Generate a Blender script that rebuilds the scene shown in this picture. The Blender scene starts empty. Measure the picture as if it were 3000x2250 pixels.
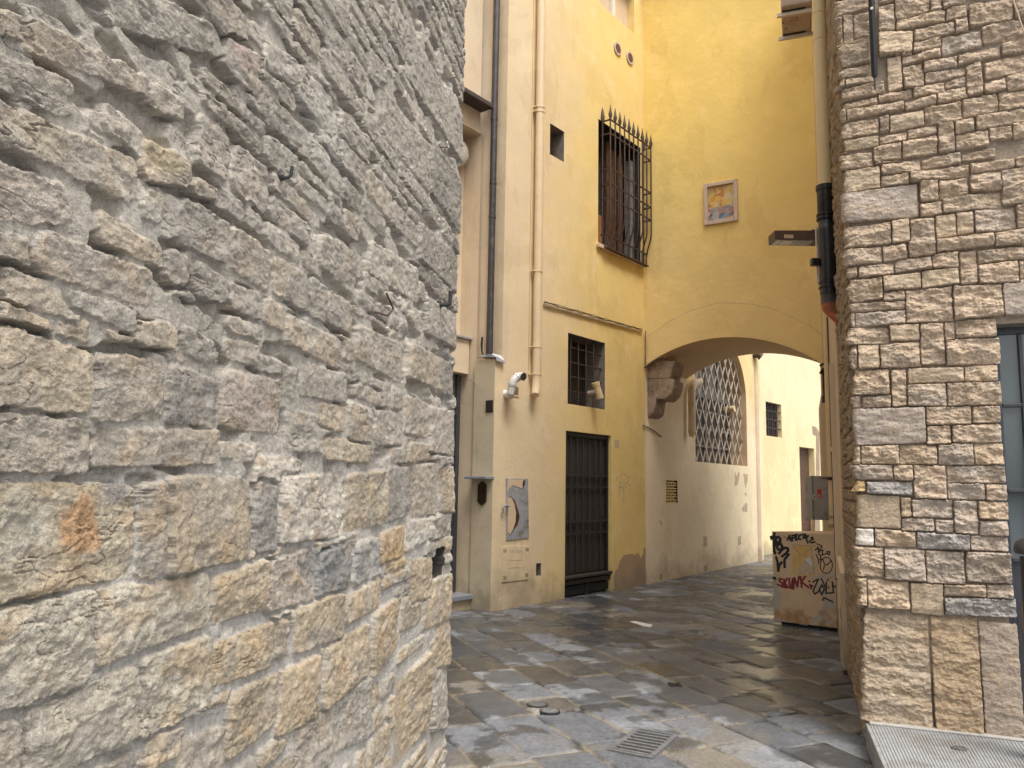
import bpy, math, random
import numpy as np
from mathutils import Vector, Matrix
random.seed(7)
scene = bpy.context.scene
COL = scene.collection
# ------------------------------------------------------------------ camera model
F = 2330.; CX, CY = 1500., 1125.; H = 1.6
Zc = np.array([311., 18100., -F]); Zc /= np.linalg.norm(Zc)
fw = np.array([0, 0, -1.]); Yc = fw - fw.dot(Zc) * Zc; Yc /= np.linalg.norm(Yc)
Xc = np.cross(Yc, Zc)
R = np.array([Xc, Yc, Zc]); CAM = np.array([0, 0, H])
def ray(x, y): return R @ np.array([(x - CX) / F, -(y - CY) / F, -1.])
def gnd(x, y, z=0.):
    d = ray(x, y); t = (z - H) / d[2]; return CAM + t * d
def at(x, y, Y):
    d = ray(x, y); return CAM + d * (Y / d[1])
class Fr:
    """vertical wall frame: s along the wall, z up, n outwards"""
    def __init__(s, o, d, n=None):
        s.o = np.array(o[:2], float); s.d = np.array(d[:2], float); s.d /= np.linalg.norm(s.d)
        s.n = np.array([s.d[1], -s.d[0]]) if n is None else np.array(n, float)
        s.n /= np.linalg.norm(s.n)
    def P(s, a, z, n=0.):
        q = s.o + s.d * a + s.n * n; return (q[0], q[1], z)
    def px(s, x, y, n=0.):
        r = ray(x, y); o = s.o + s.n * n
        t = s.n.dot(o) / s.n.dot(r[:2]); w = CAM + t * r
        return (float((w[:2] - o).dot(s.d)), float(w[2]))
    def coords(s, p):
        q = np.array(p[:2]) - s.o; return float(q.dot(s.d)), float(q.dot(s.n))
A = gnd(1436, 1793)[:2]; B = gnd(1892, 1713)[:2]; Cc = gnd(2238, 1641)[:2]
K = gnd(2534, 2190)[:2]; Lc = gnd(1308, 2275)[:2]
FA = Fr(A, B - A)                                   # yellow facade
FB = Fr(B, Cc - B)                                  # alley wall beyond the arch
FE = Fr(B, (.866, -.5), (-.5, -.866))               # arch wall
FK = Fr(K, (.3453, .9385), (-.9385, .3453))         # side of the right hand buildings
FR = Fr(K, (.922, -.387), (-.387, -.922))           # front of the right stone building
aL = math.radians(8.55)
FL = Fr(Lc, (-math.sin(aL), -math.cos(aL)), (math.cos(aL), -math.sin(aL)))
N0 = np.array([FA.P(0, 0, -.36)[0], FA.P(0, 0, -.36)[1]])
FN = Fr(N0, -FA.d, FA.n)                            # pale neighbour, s runs to the left
C2o = gnd(2240, 1625)[:2]
FC = Fr(C2o, (.656, .755))
SE = FE.px(2411, 1067)[0]                           # length of arch wall up to the side wall
# ------------------------------------------------------------------ helpers
ORG = {}
def setp(o, label=None, cat=None, group=None, kind=None):
    if label: o['label'] = label
    if cat: o['category'] = cat
    if group: o['group'] = group
    if kind: o['kind'] = kind
    return o
def thing(name, label, cat, loc=(0, 0, 0), group=None):
    o = bpy.data.objects.new(name, None); COL.objects.link(o); o.location = loc
    o.empty_display_size = .1
    ORG[o.name] = np.array(loc, float)
    return setp(o, label, cat, group)
def link(me, name, parent=None):
    o = bpy.data.objects.new(name, me); COL.objects.link(o)
    if parent is not None: o.parent = parent
    return o
class MB:
    def __init__(s): s.v = []; s.f = []
    def poly(s, pts):
        b = len(s.v); s.v += [tuple(p) for p in pts]; s.f.append(tuple(range(b, b + len(pts)))); return s
    def box(s, fr, s0, s1, z0, z1, n0, n1):
        b = len(s.v)
        for n in (n0, n1):
            for (a, z) in ((s0, z0), (s1, z0), (s1, z1), (s0, z1)): s.v.append(fr.P(a, z, n))
        for q in ((0, 1, 2, 3), (7, 6, 5, 4), (0, 4, 5, 1), (1, 5, 6, 2), (2, 6, 7, 3), (3, 7, 4, 0)):
            s.f.append(tuple(b + i for i in q))
        return s
    def prism(s, fr, pts, n0, n1):
        b = len(s.v); k = len(pts)
        for n in (n0, n1):
            for a, z in pts: s.v.append(fr.P(a, z, n))
        s.f.append(tuple(b + i for i in range(k))); s.f.append(tuple(b + k + i for i in reversed(range(k))))
        for i in range(k):
            j = (i + 1) % k; s.f.append((b + i, b + k + i, b + k + j, b + j))
        return s
    def hprism(s, pts, z0, z1):
        b = len(s.v); k = len(pts)
        for z in (z0, z1):
            for p in pts: s.v.append((p[0], p[1], z))
        s.f.append(tuple(b + i for i in range(k))); s.f.append(tuple(b + k + i for i in reversed(range(k))))
        for i in range(k):
            j = (i + 1) % k; s.f.append((b + i, b + k + i, b + k + j, b + j))
        return s
    def tube(s, path, r, seg=10, caps=True, inner=None):
        path = [Vector(p) for p in path]; k = len(path)
        rr = r if isinstance(r, (list, tuple)) else [r] * k
        b = len(s.v); up = None
        for i, p in enumerate(path):
            if i == 0: t = path[1] - p
            elif i == k - 1: t = p - path[i - 1]
            else:
                t = (path[i + 1] - p).normalized() + (p - path[i - 1]).normalized()
                if t.length < 1e-6: t = path[i + 1] - p
            if t.length < 1e-9: t = Vector((0, 0, 1))
            t.normalize()
            if up is None: up = Vector((0, 0, 1)) if abs(t.z) < .9 else Vector((1, 0, 0))
            u = (up - up.dot(t) * t)
            if u.length < 1e-4: u = t.orthogonal()
            u.normalize(); w = t.cross(u); up = u
            for j in range(seg):
                a = 2 * math.pi * j / seg
                s.v.append(tuple(p + (u * math.cos(a) + w * math.sin(a)) * rr[i]))
        for i in range(k - 1):
            for j in range(seg):
                j2 = (j + 1) % seg
                s.f.append((b + i * seg + j, b + i * seg + j2, b + (i + 1) * seg + j2, b + (i + 1) * seg + j))
        if caps:
            s.f.append(tuple(b + j for j in reversed(range(seg))))
            s.f.append(tuple(b + (k - 1) * seg + j for j in range(seg)))
        return s
    def ribbon(s, fr, pts, w, n0, n1):
        for i in range(len(pts) - 1):
            a = np.array(pts[i], float); c = np.array(pts[i + 1], float); d = c - a; L = np.linalg.norm(d)
            if L < 1e-6: continue
            d /= L; q = np.array([-d[1], d[0]]) * w / 2; e = d * w * .3
            s.prism(fr, [tuple(a - e - q), tuple(c + e - q), tuple(c + e + q), tuple(a - e + q)], n0, n1 + i * 2e-5)
        return s
    def build(s, name, mat, parent=None, smooth=False, bevel=0, label=None):
        org = np.zeros(3); p = parent
        while p is not None:
            if p.name in ORG: org = ORG[p.name]; break
            p = p.parent
        me = bpy.data.meshes.new(name)
        me.from_pydata([tuple(np.array(v) - org) for v in s.v], [], s.f); me.update()
        if mat: me.materials.append(mat)
        o = link(me, name, parent)
        import bmesh
        bm = bmesh.new(); bm.from_mesh(me); bmesh.ops.recalc_face_normals(bm, faces=bm.faces); bm.to_mesh(me); bm.free()
        if smooth:
            for f in me.polygons: f.use_smooth = True
            try: me.set_sharp_from_angle(angle=math.radians(40))
            except Exception: pass
        if bevel:
            m = o.modifiers.new('bevel', 'BEVEL'); m.width = bevel; m.segments = 2; m.limit_method = 'ANGLE'
        if label: o['label'] = label
        return o
def rough_poly(pts, amp, n=5, seed=1):
    g = random.Random(seed); out = []
    for i, a in enumerate(pts):
        c = pts[(i + 1) % len(pts)]
        for k in range(n):
            u = k / n; q = (0 if k == 0 else 1) * amp
            out.append((a[0] + (c[0] - a[0]) * u + g.uniform(-q, q), a[1] + (c[1] - a[1]) * u + g.uniform(-q, q)))
    return out
def arc3(c, u, v, r, a0, a1, k=8):
    c = np.array(c, float); u = np.array(u, float); v = np.array(v, float)
    return [tuple(c + u * r * math.cos(a0 + (a1 - a0) * i / k) + v * r * math.sin(a0 + (a1 - a0) * i / k)) for i in range(k + 1)]
# ------------------------------------------------------------------ materials
def new_mat(name):
    m = bpy.data.materials.new(name); m.use_nodes = True
    nt = m.node_tree; b = nt.nodes['Principled BSDF']; return m, nt, b
def nn(nt, t, **kw):
    n = nt.nodes.new(t)
    for k, v in kw.items(): setattr(n, k, v)
    return n
def noise(nt, scale, detail=4, rough=.55, vec=None, dist=0.):
    n = nn(nt, 'ShaderNodeTexNoise'); n.inputs['Scale'].default_value = scale
    n.inputs['Detail'].default_value = detail; n.inputs['Roughness'].default_value = rough
    n.inputs['Distortion'].default_value = dist
    if vec is not None: nt.links.new(vec, n.inputs['Vector'])
    return n.outputs['Fac']
def ramp(nt, fac, stops, interp='LINEAR'):
    r = nn(nt, 'ShaderNodeValToRGB'); r.color_ramp.interpolation = interp
    el = r.color_ramp.elements
    while len(el) < len(stops): el.new(.5)
    for e, (p, c) in zip(el, stops):
        e.position = p; e.color = (*c, 1) if not isinstance(c, (int, float)) else (c, c, c, 1)
    nt.links.new(fac, r.inputs['Fac']); return r.outputs['Color']
def mix(nt, fac, a, b, mode='MIX'):
    m = nn(nt, 'ShaderNodeMix', data_type='RGBA', blend_type=mode)
    for sock, v in ((m.inputs[0], fac), (m.inputs[6], a), (m.inputs[7], b)):
        if isinstance(v, (int, float)): sock.default_value = v
        elif isinstance(v, tuple): sock.default_value = (*v, 1)
        else: nt.links.new(v, sock)
    return m.outputs[2]
def maprange(nt, v, a, b, c=0., d=1., smooth=True):
    m = nn(nt, 'ShaderNodeMapRange'); m.interpolation_type = 'SMOOTHSTEP' if smooth else 'LINEAR'
    nt.links.new(v, m.inputs[0])
    for i, x in zip((1, 2, 3, 4), (a, b, c, d)): m.inputs[i].default_value = x
    return m.outputs[0]
def pos(nt, sc=(1, 1, 1)):
    g = nn(nt, 'ShaderNodeNewGeometry'); m = nn(nt, 'ShaderNodeVectorMath', operation='MULTIPLY')
    nt.links.new(g.outputs['Position'], m.inputs[0]); m.inputs[1].default_value = sc; return m.outputs[0]
def dotp(nt, vec, off=0.):
    g = nn(nt, 'ShaderNodeNewGeometry'); m = nn(nt, 'ShaderNodeVectorMath', operation='DOT_PRODUCT')
    nt.links.new(g.outputs['Position'], m.inputs[0]); m.inputs[1].default_value = vec
    a = nn(nt, 'ShaderNodeMath', operation='ADD'); nt.links.new(m.outputs['Value'], a.inputs[0]); a.inputs[1].default_value = off
    return a.outputs[0]
def bump(nt, b, fac, strength, dist=.01, prev=None):
    n = nn(nt, 'ShaderNodeBump'); n.inputs['Strength'].default_value = strength; n.inputs['Distance'].default_value = dist
    nt.links.new(fac, n.inputs['Height'])
    if prev is not None: nt.links.new(prev, n.inputs['Normal'])
    nt.links.new(n.outputs[0], b.inputs['Normal']); return n.outputs[0]
def plain(name, col, rough=.6, metal=0., var=.15, scale=18., bstr=.15, spec=.5, dirt=None):
    m, nt, b = new_mat(name); p = pos(nt)
    f = noise(nt, scale, 6, .6, p)
    c = ramp(nt, f, [(.3, tuple(x * (1 - var) for x in col)), (.7, tuple(min(1, x * (1 + var)) for x in col))])
    if dirt:
        g = maprange(nt, noise(nt, scale * .4, 7, .7, p), .5, .68)
        c = mix(nt, g, c, dirt)
    nt.links.new(c, b.inputs['Base Color'])
    r = maprange(nt, f, .2, .8, rough * .8, min(1, rough * 1.2)); nt.links.new(r, b.inputs['Roughness'])
    b.inputs['Metallic'].default_value = metal; b.inputs['Specular IOR Level'].default_value = spec
    if bstr: bump(nt, b, noise(nt, scale * 4, 5, .6, p), bstr, .004)
    return m
def plaster(name, c1, c2=None, axis=None, lo=0, hi=1, stain=.25, zmix=None, stainc=(.30, .24, .17)):
    """painted plaster: c1 -> c2 along an axis of the wall (two paint jobs on the facade), worn patches, run marks"""
    m, nt, b = new_mat(name); p = pos(nt)
    col = mix(nt, maprange(nt, noise(nt, 1.1, 5, .55, p), .35, .65), c1, tuple(x * .93 for x in c1))
    if c2 is not None:
        d = dotp(nt, axis); w = noise(nt, 1.6, 5, .6, p)
        a = nn(nt, 'ShaderNodeMath', operation='MULTIPLY_ADD'); nt.links.new(w, a.inputs[0])
        a.inputs[1].default_value = (hi - lo) * .7; nt.links.new(d, a.inputs[2])
        k = maprange(nt, a.outputs[0], lo + (hi - lo) * .35, hi + (hi - lo) * .35)
        c2v = mix(nt, maprange(nt, noise(nt, 1.3, 5, .55, p), .35, .65), c2, tuple(x * .92 for x in c2))
        col = mix(nt, k, col, c2v)
    # lighter worn clouds
    col = mix(nt, maprange(nt, noise(nt, 2.7, 7, .62, p), .5, .75, 0, .35), col, tuple(min(1, x * 1.16 + .02) for x in c1))
    # vertical run stains
    st = noise(nt, 3.2, 6, .6, pos(nt, (1, 1, .12)))
    col = mix(nt, maprange(nt, st, .56, .78, 0, stain), col, stainc)
    # damp band at the foot of the wall
    g = nn(nt, 'ShaderNodeNewGeometry'); sp = nn(nt, 'ShaderNodeSeparateXYZ'); nt.links.new(g.outputs['Position'], sp.inputs[0])
    wz = nn(nt, 'ShaderNodeMath', operation='MULTIPLY_ADD'); nt.links.new(noise(nt, 2.2, 6, .6, p), wz.inputs[0]); wz.inputs[1].default_value = -1.2
    nt.links.new(sp.outputs[2], wz.inputs[2])
    col = mix(nt, maprange(nt, wz.outputs[0], -.10, -.62, 0, .62), col, tuple(x * .8 for x in stainc))
    rp_ = noise(nt, .75, 7, .62, pos(nt, (1.3, 1.3, .8)), .6)
    col = mix(nt, maprange(nt, rp_, .565, .58, 0, .55), col, mix(nt, 1., col, (.90, .875, .84), 'MULTIPLY'))
    rp2 = noise(nt, 1.9, 8, .66, pos(nt, (1, 1, .7)), .3)
    col = mix(nt, maprange(nt, rp2, .64, .655, 0, .5), col, mix(nt, 1., col, (1.10, 1.09, 1.08), 'MULTIPLY'))
    cn_ = noise(nt, 1.4, 9, .6, pos(nt, (1, 1, .8)), .2); ab = nn(nt, 'ShaderNodeMath', operation='SUBTRACT'); nt.links.new(cn_, ab.inputs[0]); ab.inputs[1].default_value = .47
    ab2 = nn(nt, 'ShaderNodeMath', operation='ABSOLUTE'); nt.links.new(ab.outputs[0], ab2.inputs[0])
    ck = nn(nt, 'ShaderNodeMath', operation='MULTIPLY'); nt.links.new(maprange(nt, ab2.outputs[0], .0022, .0006, 0, .55), ck.inputs[0]); nt.links.new(maprange(nt, noise(nt, .9, 3, .5, p), .52, .6), ck.inputs[1])
    col = mix(nt, ck.outputs[0], col, tuple(x * .45 for x in c1))
    sk = maprange(nt, noise(nt, 46, 3, .5, p), .70, .76, 0, .5)
    col = mix(nt, sk, col, tuple(x * .55 for x in c1))
    nt.links.new(col, b.inputs['Base Color']); b.inputs['Roughness'].default_value = .88
    b.inputs['Specular IOR Level'].default_value = .25
    n1 = bump(nt, b, noise(nt, 3.5, 6, .6, p), .35, .03)
    bump(nt, b, noise(nt, 90, 4, .6, p), .22, .004, n1)
    return m
def stone_mat(name, sc=1., wet=False):
    m, nt, b = new_mat(name); p = pos(nt)
    at_ = nn(nt, 'ShaderNodeAttribute', attribute_name='col')
    f1 = noise(nt, 60 * sc, 8, .68, p); f2 = noise(nt, 240 * sc, 4, .6, p)
    c = mix(nt, 1., at_.outputs['Color'], ramp(nt, f1, [(.25, .68), (.5, 1.), (.75, 1.28)]), 'MULTIPLY')
    c = mix(nt, 1., c, ramp(nt, f2, [(.3, .84), (.7, 1.13)]), 'MULTIPLY')
    nt.links.new(c, b.inputs['Base Color'])
    vo = nn(nt, 'ShaderNodeTexNoise'); vo.inputs['Scale'].default_value = 110 * sc; vo.inputs['Detail'].default_value = 6; vo.inputs['Roughness'].default_value = .72; nt.links.new(p, vo.inputs['Vector'])
    pit = maprange(nt, vo.outputs['Fac'], .30, .42, .62, 1.0)
    c = mix(nt, 1., c, pit, 'MULTIPLY'); lt = maprange(nt, vo.outputs['Fac'], .60, .72, 0, .35); c = mix(nt, lt, c, (.55, .50, .42) if not wet else (.3, .3, .3)); nt.links.new(c, b.inputs['Base Color'])
    if wet:
        w = nn(nt, 'ShaderNodeAttribute', attribute_name='wet')
        r = nn(nt, 'ShaderNodeMath', operation='MULTIPLY_ADD'); nt.links.new(f1, r.inputs[0]); r.inputs[1].default_value = .22
        mr = maprange(nt, w.outputs['Fac'], 0, 1, .60, .13, False); nt.links.new(mr, r.inputs[2])
        nt.links.new(r.outputs[0], b.inputs['Roughness'])
        s = maprange(nt, w.outputs['Fac'], 0, 1, .6, .25, False)
        n = nn(nt, 'ShaderNodeBump'); n.inputs['Distance'].default_value = .003
        nt.links.new(s, n.inputs['Strength']); nt.links.new(noise(nt, 130, 5, .6, p), n.inputs['Height'])
        nt.links.new(n.outputs[0], b.inputs['Normal'])
        b.inputs['Specular IOR Level'].default_value = .45
    else:
        b.inputs['Roughness'].default_value = .92; b.inputs['Specular IOR Level'].default_value = .2
        n1 = bump(nt, b, f1, .7, .010); n2 = bump(nt, b, pit, .5, .004, n1); bump(nt, b, f2, .4, .003, n2)
    return m
M = {}
dA = (float(FA.d[0]), float(FA.d[1]), 0.); oA = float(FA.o.dot(FA.d))
M['facade'] = plaster('facade_plaster', (.705, .565, .37), (.76, .57, .22), dA, oA + .3, oA + 3.0, stain=.22)
M['yellow'] = plaster('yellow_plaster', (.77, .57, .25), (.82, .60, .19), (0, 0, 1), 3.6, 8.5, stain=.07)  # stronger, slightly lighter yellow towards the top
M['alley'] = plaster('alley_plaster', (.83, .70, .48), (.76, .58, .28), (0, 0, 1), 2.6, 4.2, stain=.2, stainc=(.50, .39, .25))
M['end'] = plaster('end_plaster', (.76, .63, .36), (.78, .65, .42), (0, 0, 1), 2, 5, stain=.3)
M['cream'] = plaster('cream_plaster', (.66, .53, .37), stain=.25)
M['dirtycream'] = plaster('stained_plaster', (.56, .47, .33), stain=.75, stainc=(.22, .19, .14))
M['pinkcream'] = plaster('pink_plaster', (.62, .47, .32), stain=.35)
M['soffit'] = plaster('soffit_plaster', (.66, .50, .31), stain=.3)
M['brown'] = plaster('bare_plaster', (.43, .30, .185), stain=.5)
M['scar'] = plaster('old_plaster_scar', (.50, .40, .27), stain=.6, stainc=(.25, .19, .13))
M['black'] = plain('black_paint', (.018, .018, .02), .42, var=.3)
M['iron'] = plain('rusty_iron', (.05, .035, .028), .6, .3, var=.4, scale=30, dirt=(.13, .06, .03))
M['darkiron'] = plain('dark_iron', (.03, .032, .032), .5, .2, var=.35)
M['darkpipe'] = plain('brown_metal_pipe', (.055, .05, .05), .42, .2, var=.25, dirt=(.10, .09, .085))
M['beigepipe'] = plain('beige_pipe_paint', (.66, .51, .32), .5, var=.06, scale=6, bstr=.05)
M['yellowpipe'] = plain('ochre_pipe_paint', (.66, .50, .26), .5, var=.06, scale=6, bstr=.05)
M['blackpipe'] = plain('black_plastic', (.014, .014, .015), .32, var=.2, bstr=.05)
M['orange'] = plain('orange_plastic', (.50, .12, .035), .5, var=.25, bstr=.05, dirt=(.2, .08, .04))
M['white'] = plain('white_plastic', (.62, .60, .56), .4, var=.08, scale=12, bstr=.05, dirt=(.4, .36, .3))
M['wood'] = plain('dark_wood', (.085, .04, .022), .6, var=.5, scale=9)
M['greywood'] = plain('grey_wood', (.19, .18, .165), .75, var=.35, scale=14, dirt=(.12, .11, .1))
M['doorwood'] = plain('black_wood', (.035, .028, .022), .6, var=.4, scale=12)
M['dark'] = plain('dark_interior', (.02, .017, .014), .9, var=.3, bstr=0)
M['reveal'] = plain('brown_reveal', (.20, .165, .13), .9, var=.3, scale=9)  # dark brown for recess sides and wall cores
M['slate'] = plain('slate_sill', (.22, .23, .25), .6, var=.2, scale=14)
M['corbel'] = plain('corbel_stone', (.33, .245, .175), .9, var=.3, scale=9, bstr=.9, dirt=(.16, .12, .09))
M['greymetal'] = plain('grey_sheet_metal', (.37, .38, .385), .45, .3, var=.12, scale=10, dirt=(.2, .19, .18))
M['platemetal'] = plain('zinc_plate', (.36, .37, .38), .5, .2, var=.15, scale=14, dirt=(.22, .2, .18))
M['red'] = plain('red_sticker', (.48, .05, .04), .5, var=.25)
M['teal'] = plain('teal_poster', (.22, .36, .31), .7, var=.3)
M['frame'] = plain('pinkish_frame', (.52, .40, .30), .7, var=.2, scale=25, bstr=.3)
M['brownmetal'] = plain('brown_lamp_metal', (.085, .055, .045), .45, .2, var=.15)
M['lens'] = plain('lamp_glass', (.22, .19, .15), .2, var=.3, bstr=0)
M['lampwhite'] = plain('opal_lamp', (.66, .62, .54), .3, var=.04, bstr=0)
M['acwhite'] = plain('ac_casing', (.46, .36, .28), .5, var=.12, scale=8, dirt=(.3, .22, .16))
M['latticebar'] = plain('lattice_bars', (.46, .39, .30), .6, var=.2)
M['acrail'] = plain('zinc_rail', (.6, .55, .46), .45, .1, var=.15)
M['bronze'] = plain('bronze_plate', (.055, .035, .02), .4, .5, var=.4, scale=40)
M['glass'] = plain('window_glass', (.085, .105, .112), .08, var=.06, scale=2, bstr=0, spec=.8)
M['doorglass'] = plain('door_glass', (.11, .10, .07), .12, var=.1, scale=2, bstr=0, spec=.8)
M['darkframe'] = plain('anthracite_frame', (.042, .045, .052), .4, var=.15)
M['rope'] = plain('cable_cream', (.40, .30, .19), .7, var=.25, scale=30)
M['cable'] = plain('cable_dark', (.10, .07, .05), .7, var=.25, scale=30)
M['inkblack'] = plain('black_marker', (.012, .012, .014), .5, var=.1, bstr=0)
M['inkred'] = plain('red_marker', (.20, .022, .03), .5, var=.15, bstr=0)
M['inkgreen'] = plain('green_marker', (.045, .13, .075), .5, var=.15, bstr=0)
M['inkgrey'] = plain('grey_marker', (.30, .24, .20), .7, var=.15, bstr=0)
M['posteryellow'] = plain('faded_yellow_paper', (.62, .42, .15), .7, var=.15, scale=20)
M['tape'] = plain('white_tape', (.68, .68, .70), .5, var=.05, bstr=0)
M['brick'] = plain('brick_strip', (.30, .22, .15), .9, var=.35, scale=20, bstr=.5, dirt=(.42, .33, .22))
M['grate'] = plain('grate_iron', (.17, .17, .175), .4, .2, var=.3, scale=40)
M['cover'] = plain('cover_iron', (.14, .13, .125), .5, .3, var=.3, scale=60, bstr=.5)
M['concrete'] = plain('pale_cement', (.36, .345, .32), .8, var=.15, scale=30)
M['terracotta'] = plain('terracotta', (.36, .15, .06), .8, var=.25)
M['gutter'] = plain('old_ledge_metal', (.055, .042, .035), .7, var=.4, scale=20)
def cabinet_mat():
    m, nt, b = new_mat('cabinet_ochre_sheet'); p = pos(nt)
    c = mix(nt, maprange(nt, noise(nt, 2.5, 5, .6, p), .4, .6), (.62, .46, .29), (.56, .405, .25))
    g = maprange(nt, noise(nt, 3.0, 3, .5, p, 1.2), .53, .6)
    g2 = nn(nt, 'ShaderNodeMath', operation='MULTIPLY'); nt.links.new(g, g2.inputs[0])
    nt.links.new(maprange(nt, dotp(nt, (0, 0, 1)), .78, .55), g2.inputs[1])
    c = mix(nt, g2.outputs[0], c, (.42, .38, .33))
    o = nn(nt, 'ShaderNodeMath', operation='MULTIPLY'); nt.links.new(maprange(nt, noise(nt, 6, 6, .7, p), .42, .6), o.inputs[0])
    nt.links.new(maprange(nt, dotp(nt, (0, 0, 1)), .34, .1), o.inputs[1])
    c = mix(nt, o.outputs[0], c, (.36, .21, .10))
    nt.links.new(c, b.inputs['Base Color']); b.inputs['Roughness'].default_value = .5
    bump(nt, b, noise(nt, 5, 4, .5, p), .2, .01); return m
M['cabinet'] = cabinet_mat()
def canvas_mat():
    m, nt, b = new_mat('painted_canvas'); p = pos(nt, (9, 9, 9))
    v = nn(nt, 'ShaderNodeTexVoronoi'); v.inputs['Scale'].default_value = 1.3
    vv = nn(nt, 'ShaderNodeVectorMath', operation='ADD'); nt.links.new(p, vv.inputs[0])
    tn = nn(nt, 'ShaderNodeTexNoise'); tn.inputs['Scale'].default_value = .6; nt.links.new(p, tn.inputs['Vector']); nt.links.new(tn.outputs['Color'], vv.inputs[1])
    nt.links.new(vv.outputs[0], v.inputs['Vector'])
    sp = nn(nt, 'ShaderNodeSeparateXYZ'); nt.links.new(v.outputs['Color'], sp.inputs[0])
    top = ramp(nt, sp.outputs[0], [(0, (.62, .38, .06)), (.3, (.60, .42, .10)), (.5, (.50, .18, .05)), (.7, (.55, .45, .25)), (.9, (.66, .46, .12)), (1, (.2, .25, .2))])
    bot = ramp(nt, sp.outputs[1], [(0, (.05, .05, .07)), (.3, (.22, .28, .32)), (.5, (.4, .14, .06)), (.7, (.55, .50, .42)), (.85, (.08, .12, .2)), (1, (.5, .3, .15))])
    z0 = FE.px(2110, 605)[1]
    w = nn(nt, 'ShaderNodeMath', operation='MULTIPLY_ADD'); nt.links.new(noise(nt, .5, 3, .5, p), w.inputs[0]); w.inputs[1].default_value = .25
    nt.links.new(dotp(nt, (0, 0, 1), -z0 - .125), w.inputs[2])
    c = mix(nt, maprange(nt, w.outputs[0], -.04, .02), bot, top)
    c = mix(nt, maprange(nt, noise(nt, 2.5, 6, .7, p), .55, .7), c, (.10, .06, .04))
    nt.links.new(c, b.inputs['Base Color']); b.inputs['Roughness'].default_value = .5; return m
M['canvas'] = canvas_mat()
def step_mat():
    m, nt, b = new_mat('tooled_granite'); p = pos(nt)
    c = ramp(nt, noise(nt, 60, 6, .7, p), [(.3, (.25, .255, .26)), (.7, (.35, .355, .36))])
    c = mix(nt, maprange(nt, noise(nt, 5, 8, .7, p), .42, .66, 0, .75), c, (.20, .18, .15))
    nt.links.new(c, b.inputs['Base Color']); b.inputs['Roughness'].default_value = .7
    bump(nt, b, noise(nt, 200, 4, .6, p), .4, .003); return m
M['step'] = step_mat()
M['rstone'] = stone_mat('ashlar_stone', 1.); M['lstone'] = stone_mat('rubble_stone', 1.3); M['pave'] = stone_mat('wet_paving', .6, True)
# ------------------------------------------------------------------ numpy noise
def perlin(x, y, seed=0):
    rs = np.random.RandomState(seed); perm = rs.permutation(512); perm = np.concatenate([perm, perm])
    g = rs.rand(512) * 2 * np.pi; gx, gy = np.cos(g), np.sin(g)
    xi = np.floor(x).astype(np.int64); yi = np.floor(y).astype(np.int64); xf = x - xi; yf = y - yi
    u = xf * xf * xf * (xf * (xf * 6 - 15) + 10); v = yf * yf * yf * (yf * (yf * 6 - 15) + 10)
    def gr(i, j, dx, dy):
        h = perm[perm[(xi + i) & 511] + ((yi + j) & 511) & 1023 if False else (perm[(xi + i) & 511] + ((yi + j) & 511)) & 511]
        return gx[h] * dx + gy[h] * dy
    a = gr(0, 0, xf, yf); b = gr(1, 0, xf - 1, yf); c = gr(0, 1, xf, yf - 1); d = gr(1, 1, xf - 1, yf - 1)
    return (a + u * (b - a) + v * ((c + u * (d - c)) - (a + u * (b - a)))) * 1.5
def fbm(x, y, oct=4, seed=0, gain=.5):
    o = 0.; a = 1.; n = 0.
    for i in range(oct): o = o + a * perlin(x * 2 ** i, y * 2 ** i, seed + i * 17); n += a; a *= gain
    return o / n
def sst(e0, e1, x):
    t = np.clip((x - e0) / (e1 - e0), 0, 1); return t * t * (3 - 2 * t)
def terrace(x, k, w=.3):
    t = x * k; f = np.floor(t); r = t - f; return (f + sst(.5 - w, .5 + w, r)) / k
def lerp(a, b, t): return a + (b - a) * t
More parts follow.
